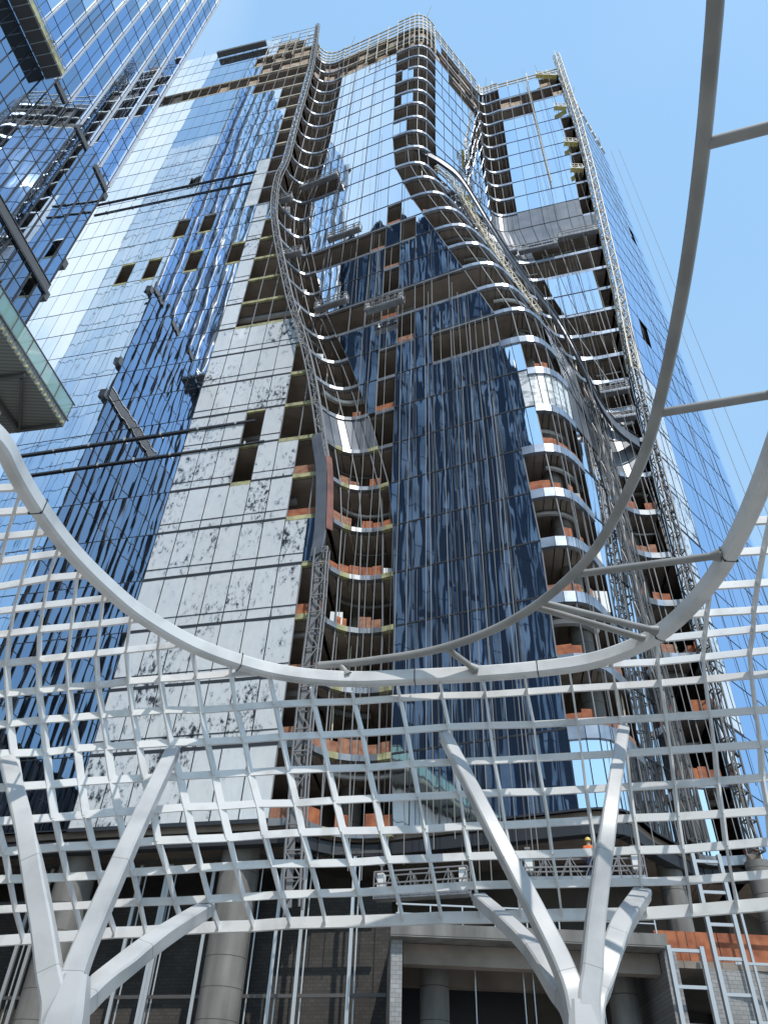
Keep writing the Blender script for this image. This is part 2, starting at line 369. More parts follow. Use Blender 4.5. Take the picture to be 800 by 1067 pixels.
def fill(seg, k, p):
    if seg in ('left', 'cen', 'rface', 'bay', 'side'):
        for q in OPEN[seg]:
            if inpoly(p, q): return 'open'
    for q in GREY.get(seg, []):
        if inpoly(p, q): return 'grey'
    for q in PALE.get(seg, []):
        if inpoly(p, q): return 'painted_refl_pale'
    for q in PAINTED_REFL.get(seg, []):
        if inpoly(p, q): return 'painted_refl'
    if seg == 'nose' and inpoly(p, WRAP): return 'wrap'
    for q in GLAS.get(seg, []):
        if inpoly(p, q): return 'glass'
    if seg in ('rec', 'rrec', 'nose'): return 'open'
    if seg == 'bay':
        return 'glass' if k >= 13 else 'open'
    if seg == 'side' and random.random() < .012: return 'open'
    return 'glass'
tower = empty('office_tower', (0, 42, 0))
tag(tower, 'tall curved office tower under construction with mirror glass and open unglazed floors', 'building')
M['glass3'] = glass('mid_blue_glass', (.46, .60, .82), .014)
CMATS = ['glass', 'glass2', 'painted_refl', 'painted_refl_pale', 'grey', 'wrap', 'painted_refl2', 'painted_refl3', 'glass3']
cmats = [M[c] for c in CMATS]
def inward(a, b):
    d = (b-a).normalized(); return Vector((-d.y, d.x))     # outline runs left to right, inside is +y side
TOPK = {'left': 31}
def storey_cells(k):
    lo, md, hi_ = dict(outline(k)), outline(k+.5), dict(outline(k+1))
    for seg, ps in md:
        l_, h_ = lo[seg], hi_[seg]; n = len(ps)-1
        if seg in ('rec', 'nose', 'rrec'): P0, P1 = l_, h_
        elif seg in ('rface', 'bay', 'side'):
            P0 = [l_[0].lerp(l_[-1], i/n) for i in range(n+1)]; P1 = [h_[0].lerp(h_[-1], i/n) for i in range(n+1)]
        elif seg == 'left':
            P0 = ps[:-1]+[l_[-1]]; P1 = ps[:-1]+[h_[-1]]
        else:
            c0, c1 = lerp_tab(c_tab, k), lerp_tab(c_tab, k+1)
            P0 = [l_[0]]+[V2(p.x, c0+CM*p.x) for p in ps[1:-1]]+[l_[-1]]; P1 = [h_[0]]+[V2(p.x, c1+CM*p.x) for p in ps[1:-1]]+[h_[-1]]
        yield seg, ps, P0, P1
def add_cell(mb, a0, b0, a1, b1, z0, z1, kind, jit):
    n = inward(a0, b0)
    if kind == 'painted_refl': kind = random.choice(('painted_refl', 'painted_refl', 'painted_refl2', 'painted_refl2', 'painted_refl3'))
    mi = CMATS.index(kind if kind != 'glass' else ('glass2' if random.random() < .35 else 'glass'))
    o = [random.uniform(-jit, jit) for _ in range(3)]; o.append(o[0]-o[1]+o[2])
    P = [a0.lerp(b0, .004)+n*o[0], a0.lerp(b0, .996)+n*o[1], a1.lerp(b1, .996)+n*o[2], a1.lerp(b1, .004)+n*o[3]]
    Z = [z0+.02, z0+.02, z1-.02, z1-.02]
    mb.quad(*[(p.x, p.y, z) for p, z in zip(P, Z)], mi)
POSTS = []; DUCTS = []
GNAME = {'left': 'curtain_wall', 'cen': 'window_wall', 'bay': 'glass_band', 'rface': 'return_glazing', 'side': 'flank_glazing', 'nose': 'curved_glazing', 'rec': 'curved_glazing', 'rrec': 'curved_glazing'}
for k in range(0, 32):
    z0, z1 = zk(k), zk(k+1)
    net = RUN(); brown = RUN()
    slab_pts = [p for s, ps in outline(k) for p in ps]
    for seg, ps, PL, PH in storey_cells(k):
        if k > TOPK.get(seg, 28): continue
        CW, MU = RUN(), RUN()
        for i, (a, b) in enumerate(zip(PL, PL[1:])):
            if (ps[i+1]-ps[i]).length < .05 or (b-a).length < .02: continue
            a1, b1 = PH[i], PH[i+1]
            mid = (ps[i]+ps[i+1])/2; p = proj((mid.x, mid.y, (z0+z1)/2))
            kd = fill(seg, k, p)
            n = inward(a, b)
            if kd != 'open':
                cw, mu = CW.at(seg, i), MU.at(seg, i)
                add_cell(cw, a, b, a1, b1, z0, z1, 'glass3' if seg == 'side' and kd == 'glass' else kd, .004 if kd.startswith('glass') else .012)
                mw = .05 if seg not in ('left', 'side') or kd == 'painted_refl' else .02
                dk = .035 if seg not in ('left', 'side') or kd == 'painted_refl' else .012
                q = a-n*dk*.3; qq = a1-n*dk*.3
                mu.bar((q.x, q.y, z0), (qq.x, qq.y, z1), mw, dk, up=(n.x, n.y, 0))
                q0, q1 = a-n*.012, b-n*.012
                mu.bar((q0.x, q0.y, z0), (q1.x, q1.y, z0), .05 if seg not in ('left', 'side') else .02, (.10 if seg not in ('left', 'side') else .05) if kd != 'painted_refl' else .2)
                if kd == 'painted_refl':
                    mu.bar((q0.x, q0.y, z0+.8), (q1.x, q1.y, z0+.8), .04, .05)
            else:
                if seg != 'left' or k % 1 == 0:
                    q = a+n*.05; qq = a1+n*.05
                    if i % (1 if seg in ('left', 'cen', 'bay') else 2) == 0:
                        POSTS.append(((q.x, q.y, z0), (qq.x, qq.y, z1), (n.x, n.y, 0)))
                        0 and posts.bar((q.x, q.y, z0), (qq.x, qq.y, z1), .07, .1, up=(n.x, n.y, 0))
                y_px = p[1]
                netp = 0
                if seg in ('rec', 'cen', 'nose', 'rrec', 'bay') and 0 <= k <= 6: netp = .7
                if seg == 'cen' and 8 <= k <= 15: netp = .8 if 394 < p[0] < 424 else 0
                if seg == 'left' and k <= 6: netp = .75
                if seg == 'rrec' and k in (24, 3): netp = .9
                if (seg in ('rec', 'nose')) and k == 8: netp = .3
                if random.random() < netp:
                    q0, q1 = a+n*.12, b+n*.12
                    h = random.uniform(.7, 1.05)
                    net.at(seg, i).hexa([(q0.x, q0.y, z0+.1), (q1.x, q1.y, z0+.1), (q1.x+n.x*.03, q1.y+n.y*.03, z0+.1), (q0.x+n.x*.03, q0.y+n.y*.03, z0+.1),
                              (q0.x, q0.y, z0+h), (q1.x, q1.y, z0+h*random.uniform(.93, 1)), (q1.x+n.x*.03, q1.y+n.y*.03, z0+h), (q0.x+n.x*.03, q0.y+n.y*.03, z0+h)])
                if k >= 27 and seg in ('left', 'cen', 'bay', 'nose', 'rface', 'rec') and random.random() < .55:
                    q0, q1 = a+n*.35, b+n*.35
                    hh = z0+random.uniform(2.2, 3.4)
                    brown.at(seg, i).hexa([(q0.x, q0.y, z0), (q1.x, q1.y, z0), (q1.x, q1.y+.04, z0), (q0.x, q0.y+.04, z0), (q0.x, q0.y, hh), (q1.x, q1.y, hh), (q1.x, q1.y+.04, hh), (q0.x, q0.y+.04, hh)])
        for (_, cw), (_, mu) in zip(CW.l, MU.l):
            c_ob = cw.build(GNAME[seg], cmats, tower, recalc=False)
            mu.build('mullions', M['mull'], c_ob)
    # slab with its fascia
    if k <= 31:
        sl = MB(); so = outline(k); GL = RUN()
        if k >= 30: so = so[:1]
        for seg, ps in so:
            for i, (a, b) in enumerate(zip(ps, ps[1:])):
                if (b-a).length < .05: continue
                ins = Vector((0.12, 1.0))*8.0
                n = inward(a, b); a2, b2 = a+n*.3, b+n*.3
                ai, bi = a+ins, b+ins
                sl.hexa([(a2.x, a2.y, z0-.32), (b2.x, b2.y, z0-.32), (bi.x, bi.y, z0-.32), (ai.x, ai.y, z0-.32),
                         (a2.x, a2.y, z0), (b2.x, b2.y, z0), (bi.x, bi.y, z0), (ai.x, ai.y, z0)])
                mid = (a+b)/2
                pu = proj((mid.x, mid.y, z0+1.8)); pd = proj((mid.x, mid.y, z0-1.8))
                opn = fill(seg, k, pu) == 'open' or fill(seg, k-1, pd) == 'open'
                if not opn or seg == 'side': continue
                if seg == 'left':
                    m_i = 1 if 3 <= k <= 16 else 2
                    if k > 20: m_i = 3
                elif seg in ('rec',):
                    m_i = 0 if (k >= 15 and i > 1) else 2
                    if k < 8 and i in (2, 6): m_i = 1
                elif seg == 'cen': m_i = 2 if (k < 20) else 3
                elif seg == 'nose': m_i = 0
                elif seg == 'rface': m_i = 2
                else: m_i = 0 if k > 8 or (i % 4 == 3) else 2
                o0 = -.12 if seg in ('nose', 'rec', 'rrec') else -.02
                hgt = .46 if seg in ('nose', 'rrec', 'bay') else .36
                if seg == 'nose' and k <= 9: hgt = .72
                A, B = a+n*o0, b+n*o0; A2, B2 = a+n*.2, b+n*.2
                t = z0+.08; u = t-hgt
                # narrow joint between fascia pieces
                A = A.lerp(B, .01); A2 = A2.lerp(B2, .01)
                GL.at(seg if seg != 'nose' else 'nose', i).hexa([(A.x, A.y, u), (B.x, B.y, u), (B2.x, B2.y, u), (A2.x, A2.y, u), (A.x, A.y, t), (B.x, B.y, t), (B2.x, B2.y, t), (A2.x, A2.y, t)], m_i)
        slo = sl.build('floor_slab', M['soffit'], tower)
        for _, m in GL.l: m.build('fascia_band', [M['band'], M['wool'], M['bandgrey'], M['scaff']], slo)
    for _, m in net.l: m.build('safety_net', M[random.choice(('net', 'net', 'net2'))], tower)
    for _, m in brown.l: m.build('debris_netting', M['brownnet'], tower)
    if k <= 27:
        dmid = outline(k+.5)
        for seg in ('rec', 'nose', 'rrec', 'bay', 'cen', 'left'):
            ps = dict(dmid)[seg][-9 if seg == 'left' else 0:]
            if random.random() < (.75 if seg != 'left' else .5):
                o_ = random.uniform(1.1, 2.6); zz = z1-random.uniform(.5, .8); i0 = random.randrange(0, max(1, len(ps)//2)); i1 = min(len(ps)-1, i0+random.randrange(3, 9))
                dm = MB(); pp = [Vector((p.x+.12*o_, p.y+o_, zz)) for p in ps[i0:i1+1]]
                pp = [p for i, p in enumerate(pp) if i == 0 or (p-pp[i-1]).length > .15]
                if len(pp) > 1:
                    dm.tube(pp, random.choice((.1, .18, .28)), 7); DUCTS.append((dm, random.choice(('galv', 'steeldark', 'conc', 'galv'))))
            for _ in range(random.choice((0, 1, 1, 2))):
                i = random.randrange(0, len(ps)-1); p = ps[i].lerp(ps[i+1], random.random()); o_ = random.uniform(.5, 1.6); t_ = random.random()
                dm = MB(); q = (p.x+.12*o_, p.y+o_)
                if t_ < .5: dm.bar((*q, z0+.01), (q[0]+random.uniform(-.2, .2), q[1], z1-.34), .09); DUCTS.append((dm, 'scaff'))
                else:
                    w_, h_ = random.uniform(.3, .7), random.uniform(.5, 1.5); dm.box((q[0]-w_, q[1]-.3, z0+.01), (q[0]+w_, q[1]+.3, z0+h_)); DUCTS.append((dm, random.choice(('wrap', 'clad', 'wool', 'net2', 'steeldark', 'motor'))))
    # columns standing behind the open edges
    cm_ = MB()
    if k <= 28:
        d = dict(outline(k+.5))
        spots = []
        nz = d['nose']; q = nz[4]+Vector((-.2, 2.3)); spots.append(q)
        q = d['rrec'][3]+Vector((-.1, 2.0)); spots.append(q)
        q = d['rec'][4]+Vector((0, 3.6)); spots.append(q)
        q = d['left'][-1]+Vector((-3.2, 4.0)); spots.append(q)
        q = d['bay'][-1]+Vector((-1.6, 2.6)); spots.append(q)
        q = d['cen'][len(d['cen'])//2]+Vector((0, 3.4)); spots.append(q)
        for q in spots[:3 if k > 22 else 6]:
            cm = MB(); cm.tube([(q.x, q.y, z0+.01), (q.x, q.y, z1-.33)], .62, 14)
            if k <= 15 or q is spots[0]:
                if q in spots[:2] or k < 8: cm.build('column', M['conc'], tower, smooth=True)
for i, (dm, mt_) in enumerate(DUCTS[:190]):
    nm = 'ceiling_duct' if len(dm.v) > 8 else ('stored_pallet' if mt_ not in ('scaff',) else 'floor_prop')
    dm.build(nm, M[mt_], tower, smooth=nm == 'ceiling_duct')
def app(p): return HF/((Vector(p[0])-EYE).length**2)
POSTS.sort(key=lambda p: (Vector(p[0])-EYE).length)
for p, q, u in POSTS[:100]:
    m = MB(); m.bar(p, q, .07, .1, up=u); m.build('post', M['post'], tower)
m = MB()
for p, q, u in POSTS[100:]: m.bar(p, q, .07, .1, up=u)
o = m.build('upper_posts', M['post'], tower); o['kind'] = 'stuff'
# core wall behind everything
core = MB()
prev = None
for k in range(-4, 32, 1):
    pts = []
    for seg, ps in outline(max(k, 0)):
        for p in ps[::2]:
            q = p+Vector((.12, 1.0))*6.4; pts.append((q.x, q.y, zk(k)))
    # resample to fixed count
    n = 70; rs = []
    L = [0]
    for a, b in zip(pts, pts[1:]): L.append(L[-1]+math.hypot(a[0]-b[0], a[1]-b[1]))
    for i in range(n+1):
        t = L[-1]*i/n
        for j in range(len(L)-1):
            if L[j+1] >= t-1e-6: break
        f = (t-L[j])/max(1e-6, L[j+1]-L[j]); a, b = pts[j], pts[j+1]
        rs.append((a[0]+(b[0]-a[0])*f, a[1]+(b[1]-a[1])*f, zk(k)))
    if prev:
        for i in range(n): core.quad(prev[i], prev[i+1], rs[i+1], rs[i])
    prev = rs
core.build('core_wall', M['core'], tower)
# roof plate closing the block behind the facades, rear walls
rb = MB()
rb.hexa([(-61, 58.5, 0), (26, 53, 0), (46, 92, 0), (-50, 100, 0), (-61, 58.5, 139), (26, 53, 130), (46, 92, 130), (-50, 100, 139)])
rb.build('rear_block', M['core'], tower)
# far side wall beyond the visible corner
fw = MB(); fw.hexa([(SR.x, SR.y, 0), (SR.x+.3, SR.y+.2, 0), (46.5, 92, 0), (46, 92, 0), (SR.x, SR.y, 131), (SR.x+.3, SR.y+.2, 131), (46.5, 92, 131), (46, 92, 131)])
fw.build('rear_wall', M['glass2'], tower)
# long dark ledges across the left facade
for (x0, y0), (x1, y1), h in (((0, 486), (268, 431), .2), ((8, 509), (278, 450), .16), ((102, 212), (267, 181), .14), ((100, 222), (262, 193), .1)):
    a, b = onpl(x0, y0, LC, LM), onpl(x1, y1, LC, LM); zm = (a.z+b.z)/2; a.z = b.z = zm
    e = MB(); n = Vector((-.2425, -.97, 0))
    e.bar(a+n*.08, b+n*.08, .12, h)
    m_ = int((b-a).length/3)
    for i in range(m_):
        q = a.lerp(b, (i+.5)/m_)+n*.22; e.box((q.x-.06, q.y-.02, q.z-h*.9), (q.x+.06, q.y+.1, q.z+h*.9), 1)
    e.build('ledge', [M['dark'], M['galv']], tower)
# curved trim blades
tr = MB(); tl = MB()
pts = [onpl(x, y, LC, LM) for x, y in TRIM_PX]
pts = [p+Vector((-.2425, -.97, 0))*.5 for p in pts]
def subdiv(pts, n=4):
    out = []
    for i in range(len(pts)-1):
        p0, p1, p2, p3 = pts[max(i-1, 0)], pts[i], pts[i+1], pts[min(i+2, len(pts)-1)]
        for j in range(n):
            t = j/n
            out.append(.5*((2*p1)+(p2-p0)*t+(2*p0-5*p1+4*p2-p3)*t*t+(3*p1-p0-3*p2+p3)*t**3))
    out.append(pts[-1]); return out
sp = subdiv(pts, 4)
def truss(sp, w, d, mb, r=.045, nrm=Vector((-.24, -.97, 0)), side=Vector((.97, -.24, 0)), rung=1):
    rails = [[p+side*sx*w/2+nrm*sy*d/2 for p in sp] for sx in (-1, 1) for sy in (-1, 1)]
    for rl in rails: mb.tube(rl, r*1.3, 5)
    for i in range(0, len(sp)-1):
        for a, b in ((0, 2), (1, 3), (0, 1), (2, 3)):
            mb.bar(rails[a][i], rails[b][i], r*1.4)
        a, b = ((1, 3) if i % 2 else (3, 1))
        mb.bar(rails[a][i], rails[b][i+1], r*1.4)
        a, b = ((0, 1) if i % 2 else (1, 0)); mb.bar(rails[a][i], rails[b][i+1], r*1.2)
def resample(sp, step):
    L = [0]
    for a, b in zip(sp, sp[1:]): L.append(L[-1]+(b-a).length)
    n = max(2, int(L[-1]/step)); out = []
    j = 0
    for i in range(n+1):
        t = L[-1]*i/n
        while j < len(L)-2 and L[j+1] < t: j += 1
        out.append(sp[j].lerp(sp[j+1], (t-L[j])/max(1e-6, L[j+1]-L[j])))
    return out
hi = [p for p in sp if p.z > 40]; mid = [p for p in sp if 30.5 < p.z <= 43]; lo = [p for p in sp if p.z <= 32]
sd = Vector((.97, -.24, 0)); nn = Vector((-.24, -.97, 0))
truss(resample(hi, 1.3), .6, .45, tr); truss(resample(lo, 1.2), .8, .5, tr)
ml = resample(hi, 1.3)
for a, b in zip(ml, ml[1:]): tr.bar(a+nn*.1, b+nn*.1, .14, .05, up=nn)
ml = resample(lo, 1.3)
for a, b in zip(ml, ml[1:]): tr.bar(a+nn*.1-sd*.15, b+nn*.1-sd*.15, .3, .05, up=nn)
tr.build('trim_frame', M['post'], tower)
tl.sweep([[p-sd*.7+nn*.1, p+sd*.1+nn*.45, p+sd*.15+nn*.3, p-sd*.6-nn*.1] for p in mid])
tl.build('trim_panel', M['grey'], tower)
tl = MB(); tl.sweep([[p+sd*.18+nn*.46, p+sd*.5+nn*.1, p+sd*.5, p+sd*.2+nn*.3] for p in mid if 33 < p.z < 40.5])
tl.build('trim_panel', M['red'], tower)
# right ribbon: sweeps from the nose down to the right bay
rib = [(400, 160), (425, 158), (445, 166), (462, 176), (480, 192), (505, 232), (530, 272), (552, 303), (575, 333), (592, 362), (606, 390), (622, 425), (640, 450), (664, 468)]
rk = [19.4, 19.2, 18.8, 18.3, 17.6, 15.6, 13.6, 12.0, 10.6, 9.6, 8.8, 8.1, 7.9, 7.8]
rpts = [atz(x, y, zk(k))-Vector((0, .55, 0)) for (x, y), k in zip(rib, rk)]
rpts = subdiv(rpts, 4)
r1, r2 = MB(), MB()
w = Vector((0, 0, 1))
r1.sweep([[p+w*.75, p+w*.75+Vector((0, .25, 0)), p-w*.55+Vector((0, .25, 0)), p-w*.55] for p in rpts[4:]])
r1.build('ribbon_panel', M['grey'], tower)
r2.tube([p+w*.85-Vector((0, .06, 0)) for p in rpts[4:]], .055, 6); r2.tube([p-w*.62-Vector((0, .06, 0)) for p in rpts[4:]], .07, 6)
r2.build('ribbon_edge', M['dark'], tower)
r3 = MB()
lad = resample([p-Vector((.9, .2, 0))-w*1.5 for p in rpts[12:32]], 1.4)
truss(lad, .5, .4, r3, nrm=Vector((0, -1, 0)), side=Vector((.8, 0, .6)))
ml = lad
for a, b in zip(ml, ml[1:]): r3.bar(a, b, .22, .06, up=(0, -1, 0))
r3.build('ribbon_frame', M['scaff'], tower)
# crown: rails, posts and scaffold along the roof edge
crown = MB(); cr2 = MB(); brn = MB()
for seg, ps in outline(29.2):
    zt = 143.2 if seg == 'left' else {'nose': 137.0, 'cen': 136.2, 'rec': 136.0, 'rface': 136.0, 'rrec': 133.8, 'bay': 134.2, 'side': 133.0}[seg]
    zb = 143.2 if seg == 'left' else 131.4
    if seg == 'side': zb = 131.2
    for i, (a, b) in enumerate(zip(ps, ps[1:])):
        if seg == 'left':
            if a.x > -22 and (b-a).length > .1:
                for zz in (133, 135, 137, 139, 141, 142.6):
                    if random.random() < .8: crown.bar((a.x-.1, a.y-.5, zz), (b.x-.1, b.y-.5, zz), .07)
                crown.bar((a.x, a.y-.5, 131.5), (a.x, a.y-.5, 143), .08)
                if random.random() < .5: crown.bar((a.x, a.y-.5, 133), (b.x, b.y-.5, 139), .05)
            elif random.random() < .25: crown.bar((a.x, a.y+.2, 143), (a.x+random.uniform(-.4, .4), a.y, 145+random.random()*1.2), .06)
            continue
        nlev = {'nose': (132.6, 134.2, 135.6, 137), 'cen': (132.5, 134, 135.6), 'rec': (132.2, 133.4, 134.6, 136), 'rface': (132.6, 134.2, 135.6), 'rrec': (132.2, 133.2, 133.9), 'bay': (132.2, 133.2), 'side': (132.2,)}[seg]
        for zz in nlev:
            crown.bar((a.x, a.y-.1, zz), (b.x, b.y-.1, zz), .12 if zz != nlev[-1] else .16, .2)
        crown.bar((a.x, a.y-.1, zb), (a.x, a.y-.1, nlev[-1]+random.choice((0, 0, .8, 1.6))), .1)
        if random.random() < .2:
            crown.bar((a.x, a.y-.1, nlev[-1]), (a.x+random.uniform(-1, 1), a.y-1.0, nlev[-1]+random.uniform(1, 2.6)), .07)
        if seg in ('nose', 'cen', 'rec', 'rface') and random.random() < .75:
            brn.hexa([(a.x, a.y+.5, zb), (b.x, b.y+.5, zb), (b.x, b.y+.55, zb), (a.x, a.y+.55, zb), (a.x, a.y+.5, zb+2.2), (b.x, b.y+.5, zb+2.2), (b.x, b.y+.55, zb+2.2), (a.x, a.y+.55, zb+2.2)])
nz = dict(outline(28))['cen'][-4:]+dict(outline(28))['nose'][1:]
for lv in (123.6, 125.4, 127.6, 129.4, 131.6):
    for a, b in zip(nz, nz[1:]): 
        if random.random() < .8: crown.bar((a.x, a.y-.7, lv), (b.x, b.y-.7, lv), .08)
for a in nz: crown.bar((a.x, a.y-.7, 122.5), (a.x, a.y-.7, 133), .09)
crown.build('crown_scaffold', M['scaff'], tower); brn.build('debris_netting', M['brownnet'], tower)
# podium: dark block walls, columns, floor beam
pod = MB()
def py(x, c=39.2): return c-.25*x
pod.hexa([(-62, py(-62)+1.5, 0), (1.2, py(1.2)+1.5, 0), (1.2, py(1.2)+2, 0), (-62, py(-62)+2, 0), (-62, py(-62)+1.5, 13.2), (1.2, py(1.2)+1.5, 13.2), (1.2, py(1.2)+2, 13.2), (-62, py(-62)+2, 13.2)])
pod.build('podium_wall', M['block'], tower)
pc = MB()
for px in (246, 75, -60):
    p = onpl(px, 930, 38.4, -.25); c = MB(); c.tube([(p.x, p.y, 0), (p.x, p.y, 15)], .95, 20); c.build('podium_column', M['conc'], tower, smooth=True)
beam = MB(); 
for k0 in (0,):
    o = outline(0)
    for seg, ps in o:
        if seg == 'side': continue
        for a, b in zip(ps, ps[1:]):
            if (b-a).length < .05: continue
            n = inward(a, b)
            A, B, A2, B2 = a+n*.15, b+n*.15, a+n*.7, b+n*.7
            beam.hexa([(A.x, A.y, 14.35), (B.x, B.y, 14.35), (B2.x, B2.y, 14.35), (A2.x, A2.y, 14.35), (A.x, A.y, 14.9), (B.x, B.y, 14.9), (B2.x, B2.y, 14.9), (A2.x, A2.y, 14.9)])
beam.build('podium_beam', M['dark'], tower)
for (x0, y0), (x1, y1) in (((20, 972), (-4, 1067)), ((46, 975), (22, 1067)), ((132, 972), (112, 1067)), ((165, 968), (147, 1067)), ((212, 968), (198, 1067)), ((262, 965), (245, 1067)), ((316, 958), (303, 1067)), ((366, 962), (361, 1067)), ((58, 900), (40, 960)), ((180, 905), (160, 960)), ((300, 905), (284, 960))):
    p = onpl((x0+x1)/2, (y0+y1)/2, 38.9, -.25); q = MB(); q.bar((p.x, p.y, 0), (p.x, p.y, 14.2), .16, .2); q.bar((p.x+.25, p.y+.2, 0), (p.x+.25, p.y+.2, 14.2), .06)
    q.build('podium_post', M['galv'], tower)
for zz in (8.4, 12.6, 14.4):
    q = MB(); q.bar((-62, py(-62, 38.9), zz), (1, py(1, 38.9), zz), .12, .14); q.build('podium_rail', M['steeldark'], tower)
# entrance portal
def portal():
    q = MB(); y0 = 34.4
    q.box((1.0, y0, 9.72), (12.2, y0+9, 10.22)); q.build('portal_roof', M['conc'], tower)
    q = MB(); q.box((1.55, y0+1.0, 8.95), (12.05, y0+1.6, 9.7)); q.box((1.55, y0+5, 8.95), (12.05, y0+5.6, 9.7)); q.build('portal_beam', M['soffit'], tower)
    q = MB()
    for i in range(9): q.bar((1.3+i*1.32, y0+.1, 10.2), (1.3+i*1.32, y0+.1, 10.95), .05)
    q.bar((1.2, y0+.1, 10.95), (11.9, y0+.1, 10.95), .06); q.bar((1.2, y0+.1, 10.6), (11.9, y0+.1, 10.6), .04)
    q.build('portal_railing', M['galv'], tower)
    q = MB(); q.box((1.05, y0+.4, 0), (1.5, y0+8, 9.71)); q.build('portal_wall', M['block2'], tower)
    q = MB(); q.box((12.1, y0+.4, 0), (12.6, y0+8, 9.71)); q.build('portal_wall', M['block2'], tower)
    for x in (3.0, 11.0):
        q = MB(); q.tube([(x, y0+3.2, 0), (x, y0+3.2, 9.71)], .62, 18); q.build('portal_column', M['conc'], tower, smooth=True)
    q = MB(); q.box((1.5, y0+8.2, 0), (12.4, y0+8.6, 9.71)); q.build('portal_back', M['dark'], tower)
    for x in (4.6, 7.0, 9.2, 6.6, 9.8):
        q = MB(); q.bar((x, y0+2, 0), (x, y0+2, 9.71), .04); q.build('hanging_rod', M['galv'], tower)
portal()
# right of the portal: block wall, orange boards, floor
q = MB(); q.hexa([(14.6, 37.0, 0), (30, 38.6, 0), (30, 39.1, 0), (14.6, 37.5, 0), (14.6, 37.0, 9.6), (30, 38.6, 9.6), (30, 39.1, 9.6), (14.6, 37.5, 9.6)]); q.build('podium_wall', M['block2'], tower)
q = MB()
for i in range(12):
    x = 12.7+i*1.4
    q.bar((x, 37.3+.02*i, 10.4), (x+1.36, 37.3+.02*(i+1), 10.4), .05, 1.35)
q.build('safety_net', M['net'], tower)
q = MB(); q.box((12.4, 37.2, 9.62), (32, 47, 9.9)); q.build('floor_slab', M['soffit'], tower)
for x in (14.9, 19.4): q = MB(); q.tube([(x, 39.8, 9.9), (x, 39.8, 15.0)], .6, 14); q.build('podium_column', M['conc'], tower, smooth=True)
# ================================================================== frames and masts
def ladder(name, x0, y, z1, w, label):
    r = empty(name, (x0, y, 0)); tag(r, label, 'frame', 'steel ladder frames beside the portal')
    for s in (0, 1):
        m = MB(); m.bar((x0+s*w, y, 0), (x0+s*w, y, z1), .16, .22); m.build('rail', M['galv'], r)
    z = .7
    while z < z1: m = MB(); m.bar((x0, y, z), (x0+w, y, z), .09, .12); m.build('rung', M['galv'], r); z += 1.25
ladder('steel_frame', 11.9, 33.6, 9.6, 1.3, 'galvanised steel ladder frame against the right edge of the concrete portal')
ladder('steel_frame', 14.1, 34.6, 13.5, 1.15, 'tall galvanised steel ladder frame in front of the orange boards')
gr = empty('cladding_frame', (16.5, 36.6, 0)); tag(gr, 'thin steel grid frame in front of the grey block wall and orange boards', 'frame')
for x in (16.4, 18.3, 20.2, 22.1, 24):
    m = MB(); m.bar((x, 36.4, 0), (x, 36.4, 13.4), .1, .13); m.build('upright', M['galv'], gr)
for z in (5.4, 7.6, 9.7, 12.0):
    m = MB(); m.bar((15.6, 36.36, z), (25, 36.36, z), .08, .1); m.build('crossbar', M['galv'], gr)
def hoist(name, label, p0, p1, w, d, m_, step=1.5, grp=None, nrm=Vector((.4, -.9, 0)), side=Vector((.9, .4, 0)), extra=False):
    b = Vector((p0.x, p0.y, p0.z)); r = empty(name, b); tag(r, label, 'hoist mast', grp)
    n = max(2, int((p1-p0).length/step)); spt = [p0.lerp(p1, i/n) for i in range(n+1)]
    a, c = MB(), MB()
    rails = [[p+side*sx*w/2+nrm*sy*d/2 for p in spt] for sx in (-1, 1) for sy in (-1, 1)]
    for rl in rails: a.tube([rl[0], rl[-1]], .06, 6)
    for i in range(n):
        for (u, v) in ((0, 2), (1, 3), (0, 1), (2, 3)): c.bar(rails[u][i], rails[v][i], .06)
        u, v = (1, 3) if i % 2 else (3, 1); c.bar(rails[u][i], rails[v][i+1], .06)
        u, v = (0, 1) if i % 2 else (1, 0); c.bar(rails[u][i], rails[v][i+1], .05)
    a.build('rail', m_, r); c.build('bracing', m_, r); return r
def corner(k):
    return outline(k)[-1][1][0]
def mast(label, k0, k1, off, m_, w, d, grp=None):
    ks = [k0+(k1-k0)*i/6 for i in range(7)]
    sp_ = [Vector((corner(k).x+off[0], corner(k).y+off[1], zk(k))) for k in ks]
    b = sp_[0]; r = empty('hoist_mast', b); tag(r, label, 'hoist mast', grp)
    a = MB(); truss(resample(sp_, 1.5), w, d, a, .05, Vector((.2, -.98, 0)), Vector((.98, .2, 0))); a.build('mast_frame', m_, r)
    for p in resample(sp_, 6)[1:-1]:
        c = MB(); c.bar(p, p+Vector((-off[0]*.9, -off[1]*.9, 0)), .12); c.bar(p+Vector((.3, 0, -1)), p+Vector((-off[0]*.9+.3, -off[1]*.9, 0)), .08); c.bar(p, p+Vector((.3, 0, -1)), .08); c.build('wall_tie', m_, r)
    return r
mast('pale yellowish hoist mast climbing the right corner of the tower above the roof', 10, 30.6, (.2, -.7), M['scaff'], .8, .7)
mast('weathered grey hoist mast running up the lower right corner of the tower', 0, 12, (.2, -.8), M['steeldark'], .6, .5)
for off, lab in (((-.2, -.6), 'left of the two dark ladder trusses in the shaded fold right of the lower nose'), ((.55, .1), 'right of the two dark ladder trusses in the shaded fold right of the lower nose')):
    k0, k1 = 0, 9
    a0, a1 = [dict(outline(k))['rface'] for k in (k0, k1)]
    p0 = a0[len(a0)//2]; p1 = a1[len(a1)//2]
    hoist('ladder_truss', lab, Vector((p0.x+off[0]+.4, p0.y+off[1]-.5, zk(k0))), Vector((p0.x+off[0]+.2, p0.y+off[1]-.5, zk(k1)-1)), .45, .35, M['steeldark'], 2.0, None, Vector((.7, -.7, 0)), Vector((.7, .7, 0)))
